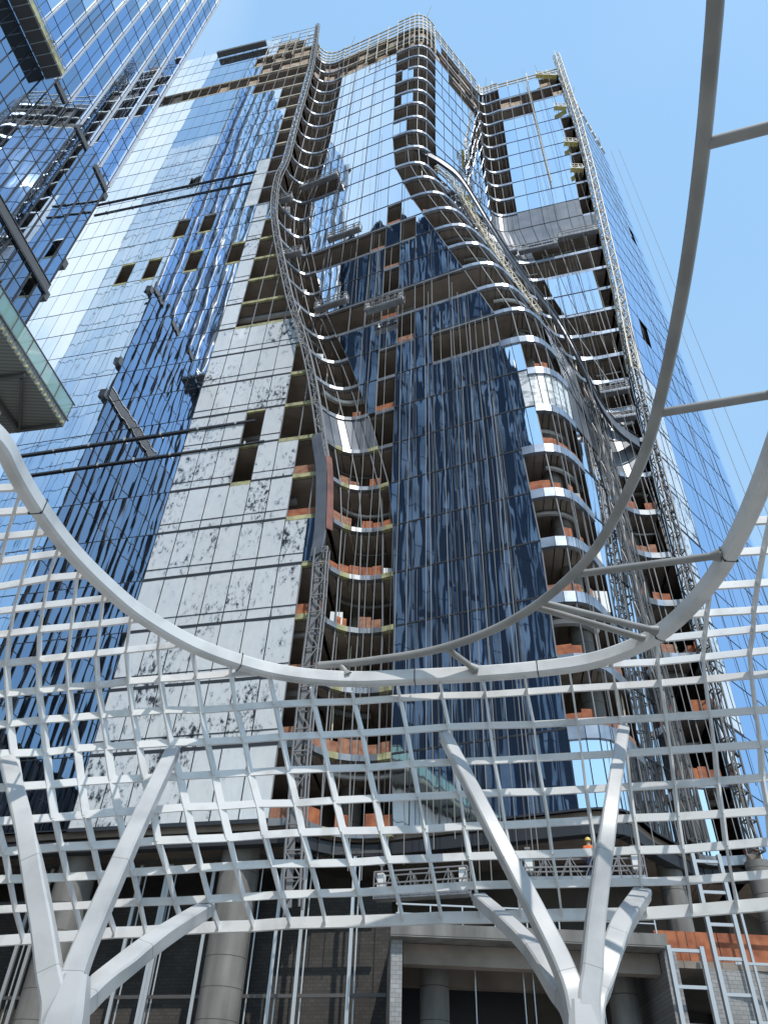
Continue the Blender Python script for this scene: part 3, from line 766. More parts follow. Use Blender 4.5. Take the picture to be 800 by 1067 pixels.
# yellow scaffold brackets at the top of the right corner
for kk, wdt, lab in ((28.6, 3.0, 'long yellow scaffold platform just under the roof beside the pale mast'), (25.5, 1.6, 'short yellow bracket platform highest in the gaps left of the pale mast'), (22.5, 1.6, 'yellow bracket platform in the second gap left of the pale mast'), (20.6, 1.4, 'yellow bracket platform lowest in the gaps left of the pale mast')):
    c_ = corner(kk); r = empty('scaffold_bracket', (c_.x-wdt/2-.6, c_.y+.2, zk(kk))); tag(r, lab, 'scaffold')
    m = MB(); x0, x1, y, z = c_.x-wdt-.6, c_.x-.5, c_.y-.1, zk(kk)
    m.box((x0, y-.25, z), (x1, y+.35, z+.1)); m.build('platform', M['yellow'], r)
    m = MB(); 
    for i in range(4):
        x = x0+(x1-x0)*i/3; m.bar((x, y-.25, z), (x, y-.25, z+1.1), .06); m.bar((x, y-.25, z), (x, y+.3, z-.7), .05)
    m.bar((x0, y-.25, z+1.1), (x1, y-.25, z+1.1), .07); m.bar((x0, y-.25, z+.55), (x1, y-.25, z+.55), .06); m.build('railing', M['scaff'], r)
# ================================================================== gondolas
def make_gondola():
    r = empty('work_gondola', (0, 0, 0))
    m = MB(); m.box((-2.5, -.28, 0), (2.5, .28, .08)); m.box((-2.5, -.3, .08), (2.5, -.275, .26)); m.box((-2.5, .275, .08), (2.5, .3, .26)); m.build('platform', M['bandgrey'], r)
    m = MB()
    for y in (-.3, .3):
        for z in (.62, 1.12): m.bar((-2.5, y, z), (2.5, y, z), .06)
        n = 10
        for i in range(n+1):
            x = -2.5+5*i/n
            if i % 2 == 0: m.bar((x, y, 0), (x, y, 1.12), .05)
            if i < n: m.bar((x, y, .1 if i % 2 else 1.1), (x+.5, y, 1.1 if i % 2 else .1), .035)
    for x in (-2.5, 2.5):
        for z in (.62, 1.12): m.bar((x, -.3, z), (x, .3, z), .05)
    m.build('railing', M['post'], r)
    for x in (-2.2, 2.2):
        m = MB(); m.box((x-.17, -.2, .5), (x+.17, .2, 1.1)); h = m.build('hoist_motor', M['motor'], r)
        m = MB(); m.bar((x, 0, .1), (x, 0, 1.5), .08); m.bar((x-.12, 0, 1.5), (x+.12, 0, 1.5), .1); m.build('stirrup', M['post'], r)
        m = MB(); m.bar((0, 0, 0), (0, 0, 1), .035); o = m.build('suspension_rope', M['ropedark'], r); o.location = (x, 0, 1.5)
    return r
gproto = None
def gondola(px, py_, wpx, c, m_, label, ztop, tilt=0):
    global gproto
    p = onpl(px, py_, c, m_); sl = (p-EYE).length
    L = max(1.6, wpx*sl/830)
    n = Vector((m_, -1, 0)).normalized(); p = p+n*.75
    if gproto is None: gproto = o = make_gondola()
    else: o = copy_tree(gproto)
    o.location = (p.x, p.y, p.z-.6); o.rotation_euler.z = math.atan(m_)
    o.rotation_euler.y = R_(tilt)
    o.scale = (L/5, 1, 1)
    for ch in [x for x in bpy.data.objects if x.parent == o]:
        if ch.name.startswith('suspension_rope'): ch.scale.z = max(2, ztop-p.z-1)
    tag(o, label, 'work platform', 'suspended work gondolas on the tower')
    return o
def C(k): return lerp_tab(c_tab, k)
def B(k): return lerp_tab(cb_tab, k)
gondola(336, 194, 40, C(19), CM, 'suspended gondola in front of the dark gap at the top of the mirrored centre face', 131, 0)
gondola(299, 213, 16, 41.2-0.3*12, -.3, 'small gondola with white motor tucked inside the left curved fold, upper one', 131)
gondola(307, 270, 21, 41.2-.3*11, -.3, 'small gondola inside the left curved fold, below its smaller neighbour', 131)
gondola(362, 249, 36, C(16)-.3, CM, 'gondola hanging above the strip of open windows on the centre face', 131)
gondola(349, 322, 36, C(12)-.3, CM, 'gondola in front of dark blue glass beside the left curved fold', 131)
gondola(404, 323, 42, C(12)-.3, CM, 'gondola next to the window openings with orange nets on the centre face', 131)
gondola(529, 268, 20, B(17), -.3, 'short gondola under the left end of the grey panel belt', 131)
gondola(561, 263, 38, B(17), -.3, 'middle gondola of three under the grey panel belt of the right bay', 131)
gondola(602, 249, 38, B(17), -.3, 'right hand gondola under the grey panel belt beside the pale mast', 131)
gondola(640, 412, 29, B(9), -.3, 'gondola with white motor in the right fold, the higher of two', 130)
gondola(649, 439, 24, B(8), -.3, 'gondola with white motor in the right fold, the lower of two above the grey panels', 130)
gondola(444, 926, 92, 37.6, -.35, 'long lattice sided gondola low over the portal behind the white lattice', 34, 0)
g13 = gondola(606, 912, 112, 36.4, -.18, 'long gondola carrying a worker in an orange vest low on the tower', 34, 0)
# ================================================================== people (tiny in the photo)
def person(label, loc, rz, vest, helm, pose, group=None):
    # joints: pelvis, chest, neck, head, arms, legs grown with a skin modifier
    J = {'pelvis': (0, 0, .92, .15), 'waist': (0, .01, 1.1, .14), 'chest': (0, .02+pose, 1.35, .17), 'neck': (0, pose*1.3, 1.5, .065), 'head': (0, pose*1.5-.02, 1.63, .105), 'crown': (0, pose*1.5-.01, 1.72, .085),
         'hl': (-.1, 0, .86, .1), 'kl': (-.12, -.04, .48, .07), 'al': (-.12, .02, .08, .045), 'tl': (-.12, -.16, .04, .04),
         'hr': (.1, 0, .86, .1), 'kr': (.13, -.02, .48, .07), 'ar': (.14, .04, .08, .045), 'tr': (.14, -.14, .04, .04),
         'sl': (-.2, pose, 1.42, .065), 'el': (-.3, pose-.12, 1.16, .048), 'wl': (-.22, pose-.38, 1.12, .035), 'fl': (-.2, pose-.5, 1.14, .028),
         'sr': (.2, pose, 1.42, .065), 'er': (.3, pose-.1, 1.17, .048), 'wr': (.24, pose-.36, 1.18, .035), 'fr': (.22, pose-.48, 1.2, .028)}
    E = [('pelvis', 'waist'), ('waist', 'chest'), ('chest', 'neck'), ('neck', 'head'), ('head', 'crown'), ('pelvis', 'hl'), ('hl', 'kl'), ('kl', 'al'), ('al', 'tl'), ('pelvis', 'hr'), ('hr', 'kr'), ('kr', 'ar'), ('ar', 'tr'),
         ('chest', 'sl'), ('sl', 'el'), ('el', 'wl'), ('wl', 'fl'), ('chest', 'sr'), ('sr', 'er'), ('er', 'wr'), ('wr', 'fr')]
    ks = list(J); me = bpy.data.meshes.new('person'); me.from_pydata([J[k][:3] for k in ks], [(ks.index(a), ks.index(b)) for a, b in E], [])
    o = bpy.data.objects.new('person', me); COL.objects.link(o)
    sk = o.modifiers.new('skin', 'SKIN')
    for i, k in enumerate(ks):
        sv = me.skin_vertices[0].data[i]; sv.radius = (J[k][3],)*2; sv.use_root = (k == 'pelvis')
    o.modifiers.new('sub', 'SUBSURF').levels = 1; o.modifiers['sub'].render_levels = 2
    dg = bpy.context.evaluated_depsgraph_get(); me2 = bpy.data.meshes.new_from_object(o.evaluated_get(dg))
    o.modifiers.clear(); o.data = me2
    me2.materials.clear(); me2.materials.append(M['navy']); me2.materials.append(M['skin']); me2.materials.append(vest)
    for p in me2.polygons:
        c = p.center; p.use_smooth = True
        p.material_index = 1 if (c.z > 1.48 or c.y < pose-.36) and c.z > .5 else (2 if c.z > .95 else 0)
    o.location = loc; o.rotation_euler.z = rz; ORG[o.name] = Vector(loc)
    tag(o, label, 'person', group)
    m = MB(); cx, cy = 0, pose*1.5
    prof = [(.135, 1.66), (.13, 1.72), (.10, 1.79), (.05, 1.82), (.005, 1.825)]
    st = len(m.v)
    for r, z in prof:
        for j in range(12): t = j*math.pi/6; m.v.append((cx+r*math.cos(t), cy+r*math.sin(t)*1.15, z))
    for i in range(len(prof)-1):
        for j in range(12): m.f.append((i*12+j, i*12+(j+1) % 12, (i+1)*12+(j+1) % 12, (i+1)*12+j)); m.m.append(0)
    m.box((-.12, cy-.24, 1.655), (.12, cy-.1, 1.675))
    h = m.build('helmet', helm, None, smooth=True); h.parent = o
    return o
pw = onpl(615, 908, 36.4, -.18)+Vector((-.18, -.98, 0))*.75
person('worker in a bright orange vest standing in the long low gondola', (pw.x, pw.y, g13.location.z+.1), R_(170), M['orange_cloth'], M['yhelm'], 0)
# ================================================================== LEFT TOWER
F = Vector((-30.9, 38.3)); D = Vector((.208, .978)); Nn = Vector((.978, -.208))    # far edge, direction, outward
def LT(w, z, o=0.): q = F-D*w+Nn*o; return Vector((q.x, q.y, z))
lt = empty('glass_tower', LT(10, 0)); tag(lt, 'blue mirror glass tower with pale vertical fins at the left edge', 'building')
WB = 23
fl = [50+4*i for i in range(0, 30)]
ws = [i*2.15 for i in range(0, int(WB/2.15)+1)]
for i, (z0, z1) in enumerate(zip(fl, fl[1:])):
    g = MB(); mu = MB()
    rec = 0
    for j, (w0, w1) in enumerate(zip(ws, ws[1:])):
        a, b = LT(w0, 0), LT(w1, 0); jit = .005
        o = [random.uniform(-jit, jit) for _ in range(3)]; o.append(o[0]-o[1]+o[2])
        mi = 0 if random.random() < .7 else 1
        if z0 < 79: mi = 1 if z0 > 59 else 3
        elif z0 > 100+(13-w1)*3.95: mi = 2  # out-of-frame panes made paler to brighten their mirror image in the left facade
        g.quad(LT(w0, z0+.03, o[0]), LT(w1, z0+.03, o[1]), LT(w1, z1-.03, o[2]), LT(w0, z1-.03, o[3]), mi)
        if w0 < 40:
            mu.bar(LT(w0, z0, .02), LT(w0, z1, .02), .04, .05 if z0 >= 80 else .22, up=(Nn.x, Nn.y, 0))
            if z0 < 79: mu.bar(LT(w0+1.07, z0, .02), LT(w0+1.07, z1, .02), .04, .22, up=(Nn.x, Nn.y, 0))
            else: mu.bar(LT(w0+1.07, z0, .01), LT(w0+1.07, z1, .01), .035, .05, up=(Nn.x, Nn.y, 0))
    mu.bar(LT(0, z0, .012), LT(WB, z0, .012), .04, .05)
    # end wall facing the other tower
    for j in range(4):
        q0 = F-Nn*(j*2.1); q1 = F-Nn*((j+1)*2.1)
        g.quad((q0.x, q0.y, z0), (q1.x, q1.y, z0), (q1.x, q1.y, z1), (q0.x, q0.y, z1), 2)
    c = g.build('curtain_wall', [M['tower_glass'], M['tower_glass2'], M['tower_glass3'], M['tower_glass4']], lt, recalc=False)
    mu.build('mullions', M['mull'], c)
zt = fl[-1]
for j, w0 in enumerate(ws[:20]):
    m = MB()
    p, q = LT(w0, 81, .22), LT(w0, zt, .22)
    m.bar(p, q, .11, .3, up=(Nn.x, Nn.y, 0)); m.build('fin', M['fin'], lt)
for wa, wb in ((-.1, 2.6), (4.3, 6.6), (8.8, 10.7)): m = MB(); m.bar(LT(wa, 80.5, .08), LT(wb, 80.5, .08), .16, .8); m.build('ledge', M['matte'], lt)
m = MB(); m.bar(LT(-.1, 61.3, .12), LT(9, 61.3, .12), .10, 1.0); m.build('spandrel_band', M['matte'], lt)
m = MB(); m.bar(LT(-.1, 61.3+.7, .14), LT(9, 61.3+.7, .14), .12, .1); m.bar(LT(-.1, 60.6, .14), LT(9, 60.6, .14), .12, .1); m.build('ledge', M['dark'], lt)
for w0 in ws[:12]:
    m = MB(); m.bar(LT(w0, 50, .06), LT(w0, 61, .06), .08, .12, up=(Nn.x, Nn.y, 0)); m.build('lower_fin', M['mull'], lt)
# blocks stepping along the far edge
for z in (80.2, 66.5, 61.2):
    m = MB(); m.hexa([LT(-.6, z-1, -.6), LT(-.6, z-1, .1), LT(-.01, z-1, .1), LT(-.01, z-1, -.6), LT(-.6, z+.1, -.6), LT(-.6, z+.1, .1), LT(-.01, z+.1, .1), LT(-.01, z+.1, -.6)]); m.build('corner_box', M['matte'], lt)
m = MB(); m.hexa([LT(0, zt-.5, -8.4), LT(0, zt-.5, 0), LT(WB, zt-.5, 0), LT(WB, zt-.5, -8.4), LT(0, zt, -8.4), LT(0, zt, 0), LT(WB, zt, 0), LT(WB, zt, -8.4)]); m.build('roof', M['conc'], lt)
m = MB(); mu = MB()
for j, (w0, w1) in enumerate(zip(ws, ws[1:])):
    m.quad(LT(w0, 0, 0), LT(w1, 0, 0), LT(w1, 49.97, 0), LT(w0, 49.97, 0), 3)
    for dw in (0, 1.07): mu.bar(LT(w0+dw, 0, .02), LT(w0+dw, 49.97, .02), .05, .3, up=(Nn.x, Nn.y, 0))
for z in range(4, 50, 4): mu.bar(LT(0, z, .012), LT(WB, z, .012), .04, .05)
for j in range(4):
    q0 = F-Nn*(j*2.1); q1 = F-Nn*((j+1)*2.1)
    m.quad((q0.x, q0.y, 0), (q1.x, q1.y, 0), (q1.x, q1.y, 50), (q0.x, q0.y, 50), 1)
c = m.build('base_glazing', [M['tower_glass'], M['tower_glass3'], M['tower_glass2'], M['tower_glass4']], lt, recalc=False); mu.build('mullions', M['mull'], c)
m = MB(); m.hexa([LT(.3, 0, -8.2), LT(.3, 0, -.5), LT(WB, 0, -.5), LT(WB, 0, -8.2), LT(.3, zt-.6, -8.2), LT(.3, zt-.6, -.5), LT(WB, zt-.6, -.5), LT(WB, zt-.6, -8.2)]); m.build('core', M['core'], lt)
# podium building with a terrace and green glass balustrade
ZT = 30.0
P0 = atz(66, 445, ZT-.5); P1_ = atz(22, 452, ZT-.5)
pd = empty('podium_building', (P0.x, P0.y, 0)); tag(pd, 'pale clad podium block at the left edge with a green glass railed terrace on top', 'building')
OP = Vector((P0.x, P0.y)); wall_o = (Vector((P1_.x, P1_.y))-OP).dot(Nn)
def PD(w, z, o=0.): q = OP-D*w+Nn*o; return Vector((q.x, q.y, z))
def pbox(name, m_, w0, w1, o0, o1, z0, z1, par):
    m = MB(); m.hexa([PD(w0, z0, o0), PD(w0, z0, o1), PD(w1, z0, o1), PD(w1, z0, o0), PD(w0, z1, o0), PD(w0, z1, o1), PD(w1, z1, o1), PD(w1, z1, o0)]); return m.build(name, m_, par)
pbox('terrace', M['deck'], 0, 30, wall_o-9, 0, ZT-.5, ZT, pd)
pbox('wall', M['clad'], 1.5, 30, wall_o-9, wall_o, 0, ZT-.52, pd)
m = MB()
for z in [2.4*i for i in range(1, 12)]: m.bar(PD(1.5, z, wall_o+.01), PD(30, z, wall_o+.01), .04, .05)
for i in range(14): m.bar(PD(2.2+2*i, 0, wall_o+.01), PD(2.2+2*i, ZT-.6, wall_o+.01), .05, .04)
m.build('cladding_joints', M['mull'], pd)
m = MB()
for i in range(8): m.bar(PD(.25+3.1*i, ZT-.62, wall_o), PD(.25+3.1*i, ZT-.62, -.1), .14, .24)
m.bar(PD(.2, ZT-.64, wall_o*.93), PD(28, ZT-.64, wall_o*.93), .14, .28); m.bar(PD(.3, ZT-.66, wall_o*.9), PD(3.2, ZT-.66, wall_o*.15), .1, .16)
m.build('beam', M['steeldark'], pd)
m = MB(); m.bar(PD(0, ZT+.62, -.02), PD(30, ZT+.62, -.02), .03, 1.1); m.build('glass_panel', M['greenglass'], pd)
m = MB(); m.bar(PD(-.1, ZT+1.25, 0), PD(30, ZT+1.25, 0), .06); m.bar(PD(-.1, ZT+.06, .03), PD(30, ZT+.06, .03), .06, .1)
for i in range(20): m.bar(PD(.05+1.3*i, ZT, 0), PD(.05+1.3*i, ZT+1.25, 0), .045)
for zz in (1.25, .65): m.bar(PD(0, ZT+zz, 0), PD(0, ZT+zz, -1.4), .045)
m.build('handrail', M['steeldark'], pd)
for i in range(70):
    m = MB(); q = PD(.2+.34*i, ZT-.36, .03); m.box((q.x-.045, q.y-.045, q.z-.08), (q.x+.045, q.y+.045, q.z+.08)); m.build('edge_bracket', M['wool'], pd)
# striped dark tower standing behind, out of frame: seen only as the reflection in the centre face
dt = empty('striped_tower', (-50, -12, 0)); tag(dt, 'dark blue striped tower mirrored in the glass of the centre face', 'building')
q0, q1 = Vector((-39.5, 12.0)), Vector((-35.0, -66.0)); dd = (q1-q0).normalized(); on = Vector((-dd.y, dd.x)); 
if on.x < 0: on = -on
Lw = (q1-q0).length; HT = 182
HS = [150, 164, 176, 186, 178, 184, 170, 158, 150, 142]
nb = len(HS); bq = on*-22
m = MB(); st = MB(); flr = MB()
for i, hh in enumerate(HS):
    a, b = q0+dd*(Lw*i/nb)+on*.004*(i % 2), q0+dd*(Lw*(i+1)/nb+.05)+on*.004*(i % 2); a2, b2 = a+bq, b+bq
    m.hexa([(a.x, a.y, 0), (b.x, b.y, 0), (b2.x, b2.y, 0), (a2.x, a2.y, 0), (a.x, a.y, hh), (b.x, b.y, hh), (b2.x, b2.y, hh), (a2.x, a2.y, hh)])
    w = .5
    while w < Lw/nb-.7:
        wd = random.choice((.6, .9, 1.3)); p = a+dd*w-on*.085; z0 = 0
        top = hh-random.choice((3, 4, 8))
        st.bar((p.x, p.y, 0), (p.x, p.y, top), wd, .21, up=(on.x, on.y, 0)); w += wd+random.choice((1.2, 1.8, 2.6))
    z = 8
    while z < hh:
        p, p2 = a-on*.02, b-on*.02; flr.bar((p.x, p.y, z), (p2.x, p2.y, z), .1, random.choice((.2, .2, .2, 1.2))); z += random.choice((4, 8, 12))
m.build('body', M['darkglass'], dt); st.build('pale_strips', M['stripe'], dt); flr.build('floor_lines', M['darkglass'], dt)
m = MB()
for i in range(60):
    p = q0+dd*random.uniform(0, Lw)-on*random.uniform(0, 3); j = min(nb-1, int((p-q0).dot(dd)/Lw*nb)); hz = HS[j]-.5; m.bar((p.x, p.y, hz), (p.x+random.uniform(-1, 1), p.y+random.uniform(-1, 1), hz+random.uniform(2, 8)), .3)
m.build('roof_frames', M['steeldark'], dt)
# its own gondola
lg = empty('work_gondola', LT(14.9, 78.6, 1.0)); tag(lg, 'large dark gondola seen from below on the blue tower at top left', 'work platform')
m = MB(); m.hexa([LT(11.6, 78.5, .1), LT(11.6, 78.5, 1.7), LT(19.5, 78.5, 1.7), LT(19.5, 78.5, .1), LT(11.6, 78.75, .1), LT(11.6, 78.75, 1.7), LT(19.5, 78.75, 1.7), LT(19.5, 78.75, .1)]); m.build('platform', M['steeldark'], lg)
m = MB()
m.bar(LT(11.6, 79.1, 1.72), LT(19.5, 79.1, 1.72), .05, .75); m.build('toe_board', M['wool'], lg)
m = MB()
for z in (79.7, 80.2): m.bar(LT(11.6, z, 1.72), LT(19.5, z, 1.72), .06); m.bar(LT(11.6, z, .15), LT(19.5, z, .15), .06)
for i in range(9): m.bar(LT(11.6+i*.98, 78.6, 1.72), LT(11.6+i*.98, 80.2, 1.72), .06); m.bar(LT(11.6+i*.98, 78.45, .1), LT(11.6+i*.98, 78.45, 1.72), .07)
m.build('railing', M['galv'], lg)
for w0 in (12.2, 19):
    m = MB(); m.box(tuple(LT(w0, 79.0, .6)-Vector((.2, .2, 0))), tuple(LT(w0, 79.0, .6)+Vector((.2, .2, .7)))); m.build('hoist_motor', M['motor'], lg)
    m = MB(); m.bar(LT(w0, 79.5, .6), LT(w0, 160, .6), .04); m.build('suspension_rope', M['ropedark'], lg)
pp = LT(14.0, 78.76, 1.25)
person('worker in a teal helmet leaning over the rail of the dark gondola', pp, R_(90), M['steeldark'], M['teal'], -.08)
# ================================================================== LATTICE CANOPY
K_ = {}
def row(r, c0, xs, ys): 
    for i, (x, y) in enumerate(zip(xs, ys)): K_[(r, c0+i)] = (x, y)
row(0, 0, [55, 86, 120, 152, 192, 228, 264, 302.5, 339, 380, 420, 460, 501, 542.5, 585, 629, 672.5, 720, 767], [976, 974, 971, 970, 967, 965, 964, 961, 960, 959, 957.5, 955.5, 955, 954, 952.5, 952, 951, 948, 944])
row(1, 0, [47.5, 79, 110, 146, 182.5, 218, 254, 292.5, 332.5, 374, 412.5, 454, 495, 538, 581, 624, 667.5, 716, 762], [945.5, 944, 942, 940, 939, 937, 935, 932.5, 931, 930, 927.5, 925, 922.5, 921.5, 921, 920, 919, 917.5, 914])
row(2, 0, [41, 71, 104, 139, 175, 210, 246, 284, 324, 365, 405, 447.5, 489, 532, 575, 620, 665, 711, 756], [915, 914, 912, 909, 907, 904.5, 902, 900, 900, 899, 896, 894.5, 892.5, 891, 890, 888, 886, 885, 881])
row(3, 0, [35, 64, 97.5, 130, 165, 202, 239, 276, 315, 357.5, 397.5, 442.5, 484, 526, 571, 615, 660, 706, 752], [885, 882.5, 881, 879, 876, 874.5, 873, 870, 867.5, 866, 865.5, 864, 861, 860, 857.5, 855, 852.5, 851, 848])
row(4, 0, [27.5, 57.5, 90, 124, 160, 195, 231, 270, 309, 350, 391, 436, 479, 521, 566, 610, 656, 702, 747], [854, 852, 849, 846, 844, 841, 840, 837.5, 837, 834, 832, 830, 828, 826, 825, 822.5, 820, 817.5, 814])
row(5, 0, [21, 52.5, 85, 117.5, 151, 187.5, 224, 261, 301, 342.5, 384, 430, 472, 515, 560, 606, 652.5, 698, 744], [819.5, 817.5, 814.5, 812.5, 811, 809, 807, 805, 802.5, 801, 800, 796, 794, 792.5, 790, 787.5, 785, 782, 779])
row(6, 0, [15, 49, 81, 112.5, 145, 179, 216, 255, 294, 335, 377.5, 424, 467.5, 510, 556, 601, 646, 693, 739], [785, 784, 780, 778, 776, 774, 773, 771, 767.5, 766, 764, 761, 757.5, 756, 755, 752.5, 750, 747.5, 744])
row(7, 0, [11, 45, 76, 107.5, 139, 172.5, 210, 246, 287, 327, 369, 417, 461, 506, 549, 596, 641, 687.5, 734], [754, 750, 748, 745, 742.5, 740, 740, 737.5, 734, 732, 731, 727.5, 725, 724, 721, 717.5, 715, 712, 708])
row(8, 0, [9, 41, 72.5, 102.5, 135, 167.5, 205, 241, 280, 321, 363, 410, 455, 500, 545, 592, 637, 685, 732], [722.5, 719.5, 716, 714, 710, 707.5, 705, 702, 700, 698, 697, 695, 694, 693, 692, 692, 692, 690, 685])
row(9, 0, [7.5, 41, 71, 101, 132, 165, 199, 237, 276, 318, 360, 406, 452, 497, 543, 590, 636, 685, 734], [691, 687.5, 684, 681, 677.5, 674, 670, 668, 667, 666, 666, 666, 666, 666, 666, 667, 667, 666, 661])
row(10, 0, [11, 42, 75, 105, 136, 168, 202, 240, 279, 320, 362, 407, 453, 498, 544, 591, 637, 688, 736], [660, 656, 653, 650, 646, 643, 640, 639, 639, 639, 639, 640, 640, 641, 642, 643, 643, 642, 639])
row(11, 0, [15, 46, 77.5, 107.5, 139, 171, 205, 243, 282, 322, 364, 408, 454, 499, 546, 593, 640, 692, 740], [635, 631, 627.5, 624, 621, 618, 616, 615, 615, 615, 615, 615, 615, 615, 616, 616, 615, 614, 611])
row(12, 0, [22.5, 51, 81, 112, 144, 176, 210, 247, 285, 325, 366, 410, 455, 500, 548, 595, 643, 696, 745], [607.5, 602.5, 600, 597, 595, 593, 591, 590, 590, 589, 588, 587, 587, 586, 585, 584, 583, 580, 577])
row(13, 0, [30, 59, 88, 119, 150, 182, 215, 251, 289, 328, 369, 412, 457, 502, 550, 598, 647, 701, 751], [581, 577, 575, 572, 570, 568, 567, 566, 565, 563, 562, 560, 559, 557, 556, 554, 552, 548, 545])
row(14, 0, [37, 67, 96, 127, 158, 190, 222, 257, 294, 332, 372, 415, 459, 504, 552, 601, 651, 706, 757], [556, 553, 551, 549, 548, 546, 545, 543, 541, 539, 537, 535, 532, 530, 527, 524, 521, 516, 513])
row(15, 0, [45, 75, 104, 135, 166, 197, 229, 263, 299, 336, 375, 417, 461, 507, 555, 604, 655, 711, 763], [531, 529, 527, 526, 524, 522, 520, 518, 516, 514, 511, 508, 506, 503, 499, 495, 491, 485, 481])
row(16, 0, [53, 83, 112, 143, 174, 205, 237, 270, 305, 341, 379, 420, 464, 510, 558, 608, 660, 717, 770], [507, 506, 505, 503, 502, 500, 498, 496, 493, 490, 487, 484, 480, 476, 472, 467, 462, 455, 450])
NR_, NC = 17, 19
ztab = [(.10, 6.0), (.262, 6.5), (.33, 7.4), (.42, 8.9), (.50, 10.0), (.54, 10.5), (.572, 10.83), (2, 10.84)]
def canopy_pt(px, py_):
    r = ray(px, py_); t = r.z/math.hypot(r.x, r.y); z = lerp_tab(ztab, t)
    return EYE+r*((z-1.6)/r.z)
G = {k: canopy_pt(*v) for k, v in K_.items()}
for r in range(NR_):
    for s in range(1, 11):
        G[(r, -s)] = G[(r, 0)]+(G[(r, 0)]-G[(r, 1)])*s; G[(r, NC-1+s)] = G[(r, NC-1)]+(G[(r, NC-1)]-G[(r, NC-2)])*s
CMIN, CMAX = -6, NC+9
RING_PX = [(-160, 250), (-90, 360), (-40, 420), (0, 458), (18, 492), (40, 528), (75, 574), (115, 614), (150, 642), (200, 671), (250, 690), (300, 702), (360, 707.5), (420, 706), (500, 702), (560, 697), (610, 690),
           (650, 678), (686, 660), (720, 630), (750, 592), (775, 545), (800, 484), (825, 410), (845, 330), (860, 250)]
RZ = 10.85
ring = [atz(x, y, RZ) for x, y in RING_PX]
# smooth circle-like closure behind the camera
ring_s = subdiv(ring, 6)
poly2 = [(p.x, p.y) for p in ring_s]
cl0, cl1 = ring_s[0], ring_s[-1]
closing = bez(V2(cl1.x, cl1.y), V2(cl1.x, cl1.y)+V2(1, -6), V2(cl0.x, cl0.y)+V2(-1, -6), V2(cl0.x, cl0.y), 16)
polyc = poly2+[(p.x, p.y) for p in closing[1:-1]]
cano = empty('lattice_canopy', (0, 17, 6.5)); tag(cano, 'white steel lattice canopy with a large round opening, carried on branching columns', 'canopy')
def inside_open(p): return inpoly((p.x, p.y), polyc) and p.z > 10.45
def segs_out(p, q):
    N = 24; out = []; cur = None
    for i in range(N+1):
        t = i/N
        if not inside_open(p.lerp(q, t)):
            if cur is None: cur = t
            last = t
        elif cur is not None:
            if last > cur: out.append((cur, last))
            cur = None
    if cur is not None and last > cur: out.append((cur, last))
    return [(p.lerp(q, a), p.lerp(q, b)) for a, b in out]
def lattice(name, nodes, w, h, dz):
    m = MB(); prev = None
    for P, Q in zip(nodes, nodes[1:]):
        for a, b in segs_out(P, Q):
            if prev is not None and (a-prev).length > .02:
                m.build(name, M['white'], cano); m = MB()
            m.bar(a-Vector((0, 0, dz)), b-Vector((0, 0, dz)), w, h); prev = b
    m.build(name, M['white'], cano)
for r in range(NR_): lattice('lattice_bar', [G[(r, c)] for c in range(CMIN, CMAX)], .055, .16, 0)
for c in range(CMIN, CMAX): lattice('lattice_rib', [G[(r, c)] for r in range(NR_)], .045, .165, .004)
m = MB()                                     # heavier outer edge along the bottom row
for c in range(CMIN, CMAX-1): m.bar(G[(0, c)]-Vector((0, 0, .02)), G[(0, c+1)]-Vector((0, 0, .02)), .10, .24)
m.build('edge_beam', M['white'], cano)
full = ring_s+[Vector((p.x, p.y, RZ)) for p in closing[1:-1]]
m = MB(); secs = []
nF = len(full)
for i, p in enumerate(full):
    d = (full[(i+1) % nF]-full[i-1]); d.z = 0; d.normalize(); n = Vector((-d.y, d.x, 0))
    z = Vector((0, 0, 1)); a, h, c_ = .13, .17, .05
    secs.append([p+n*(-a+c_)-z*h, p+n*(a-c_)-z*h, p+n*a-z*(h-c_), p+n*a+z*(h-c_), p+n*(a-c_)+z*h, p+n*(-a+c_)+z*h, p-n*a+z*(h-c_), p-n*a-z*(h-c_)])
secs.append(secs[0]); m.sweep(secs, cap=False); m.build('oculus_beam', M['ringwhite'], cano, smooth=True)
for jx, jy in ((687, 659), (40, 528), (250, 690), (430, 706), (560, 697), (760, 575)):   # bolted splices of the ring
    jp = atz(jx, jy, RZ); i = min(range(nF), key=lambda j: (full[j]-jp).length); d = (full[(i+1) % nF]-full[i-1]); d.z = 0; d.normalize()
    m = MB(); m.bar(full[i]-d*.012, full[i]+d*.012, .268, .348); m.build('splice_joint', M['dark'], cano)
TUBE_PX = [(332, 693.5), (365, 691), (400, 686.5), (435, 681), (465, 674), (500, 662), (530, 648), (562, 628), (595, 600), (620, 572), (645, 530), (672, 470), (690, 405), (708, 318), (722, 230), (733, 140), (740, 62), (745, 0), (749, -80), (748, -180)]
TZ = 11.25
tp = [atz(x, y, TZ) for x, y in TUBE_PX]
tps = subdiv(tp, 5)
m = MB(); m.tube(tps, .095, 14); tube_o = m.build('tube_ring', M['tube'], cano, smooth=True)
def strut(pa, pb, za=TZ, zb=RZ, r=.075):
    m = MB(); a, b = atz(*pa, za), atz(*pb, zb); m.tube([a, b], r, 12)
    d = (b-a).normalized(); m.tube([b-d*.22, b-d*.05], [r*1.0, r*1.75], 12); m.build('strut', M['tube'], tube_o, smooth=True)
strut((354, 692), (364, 706)); strut((464, 675), (497, 699)); strut((596, 599), (753, 578)); strut((563, 627.5), (686, 658)); strut((556, 632), (676, 667), TZ, RZ)
strut((689, 430), (815, 409)); strut((735, 150), (850, 120))
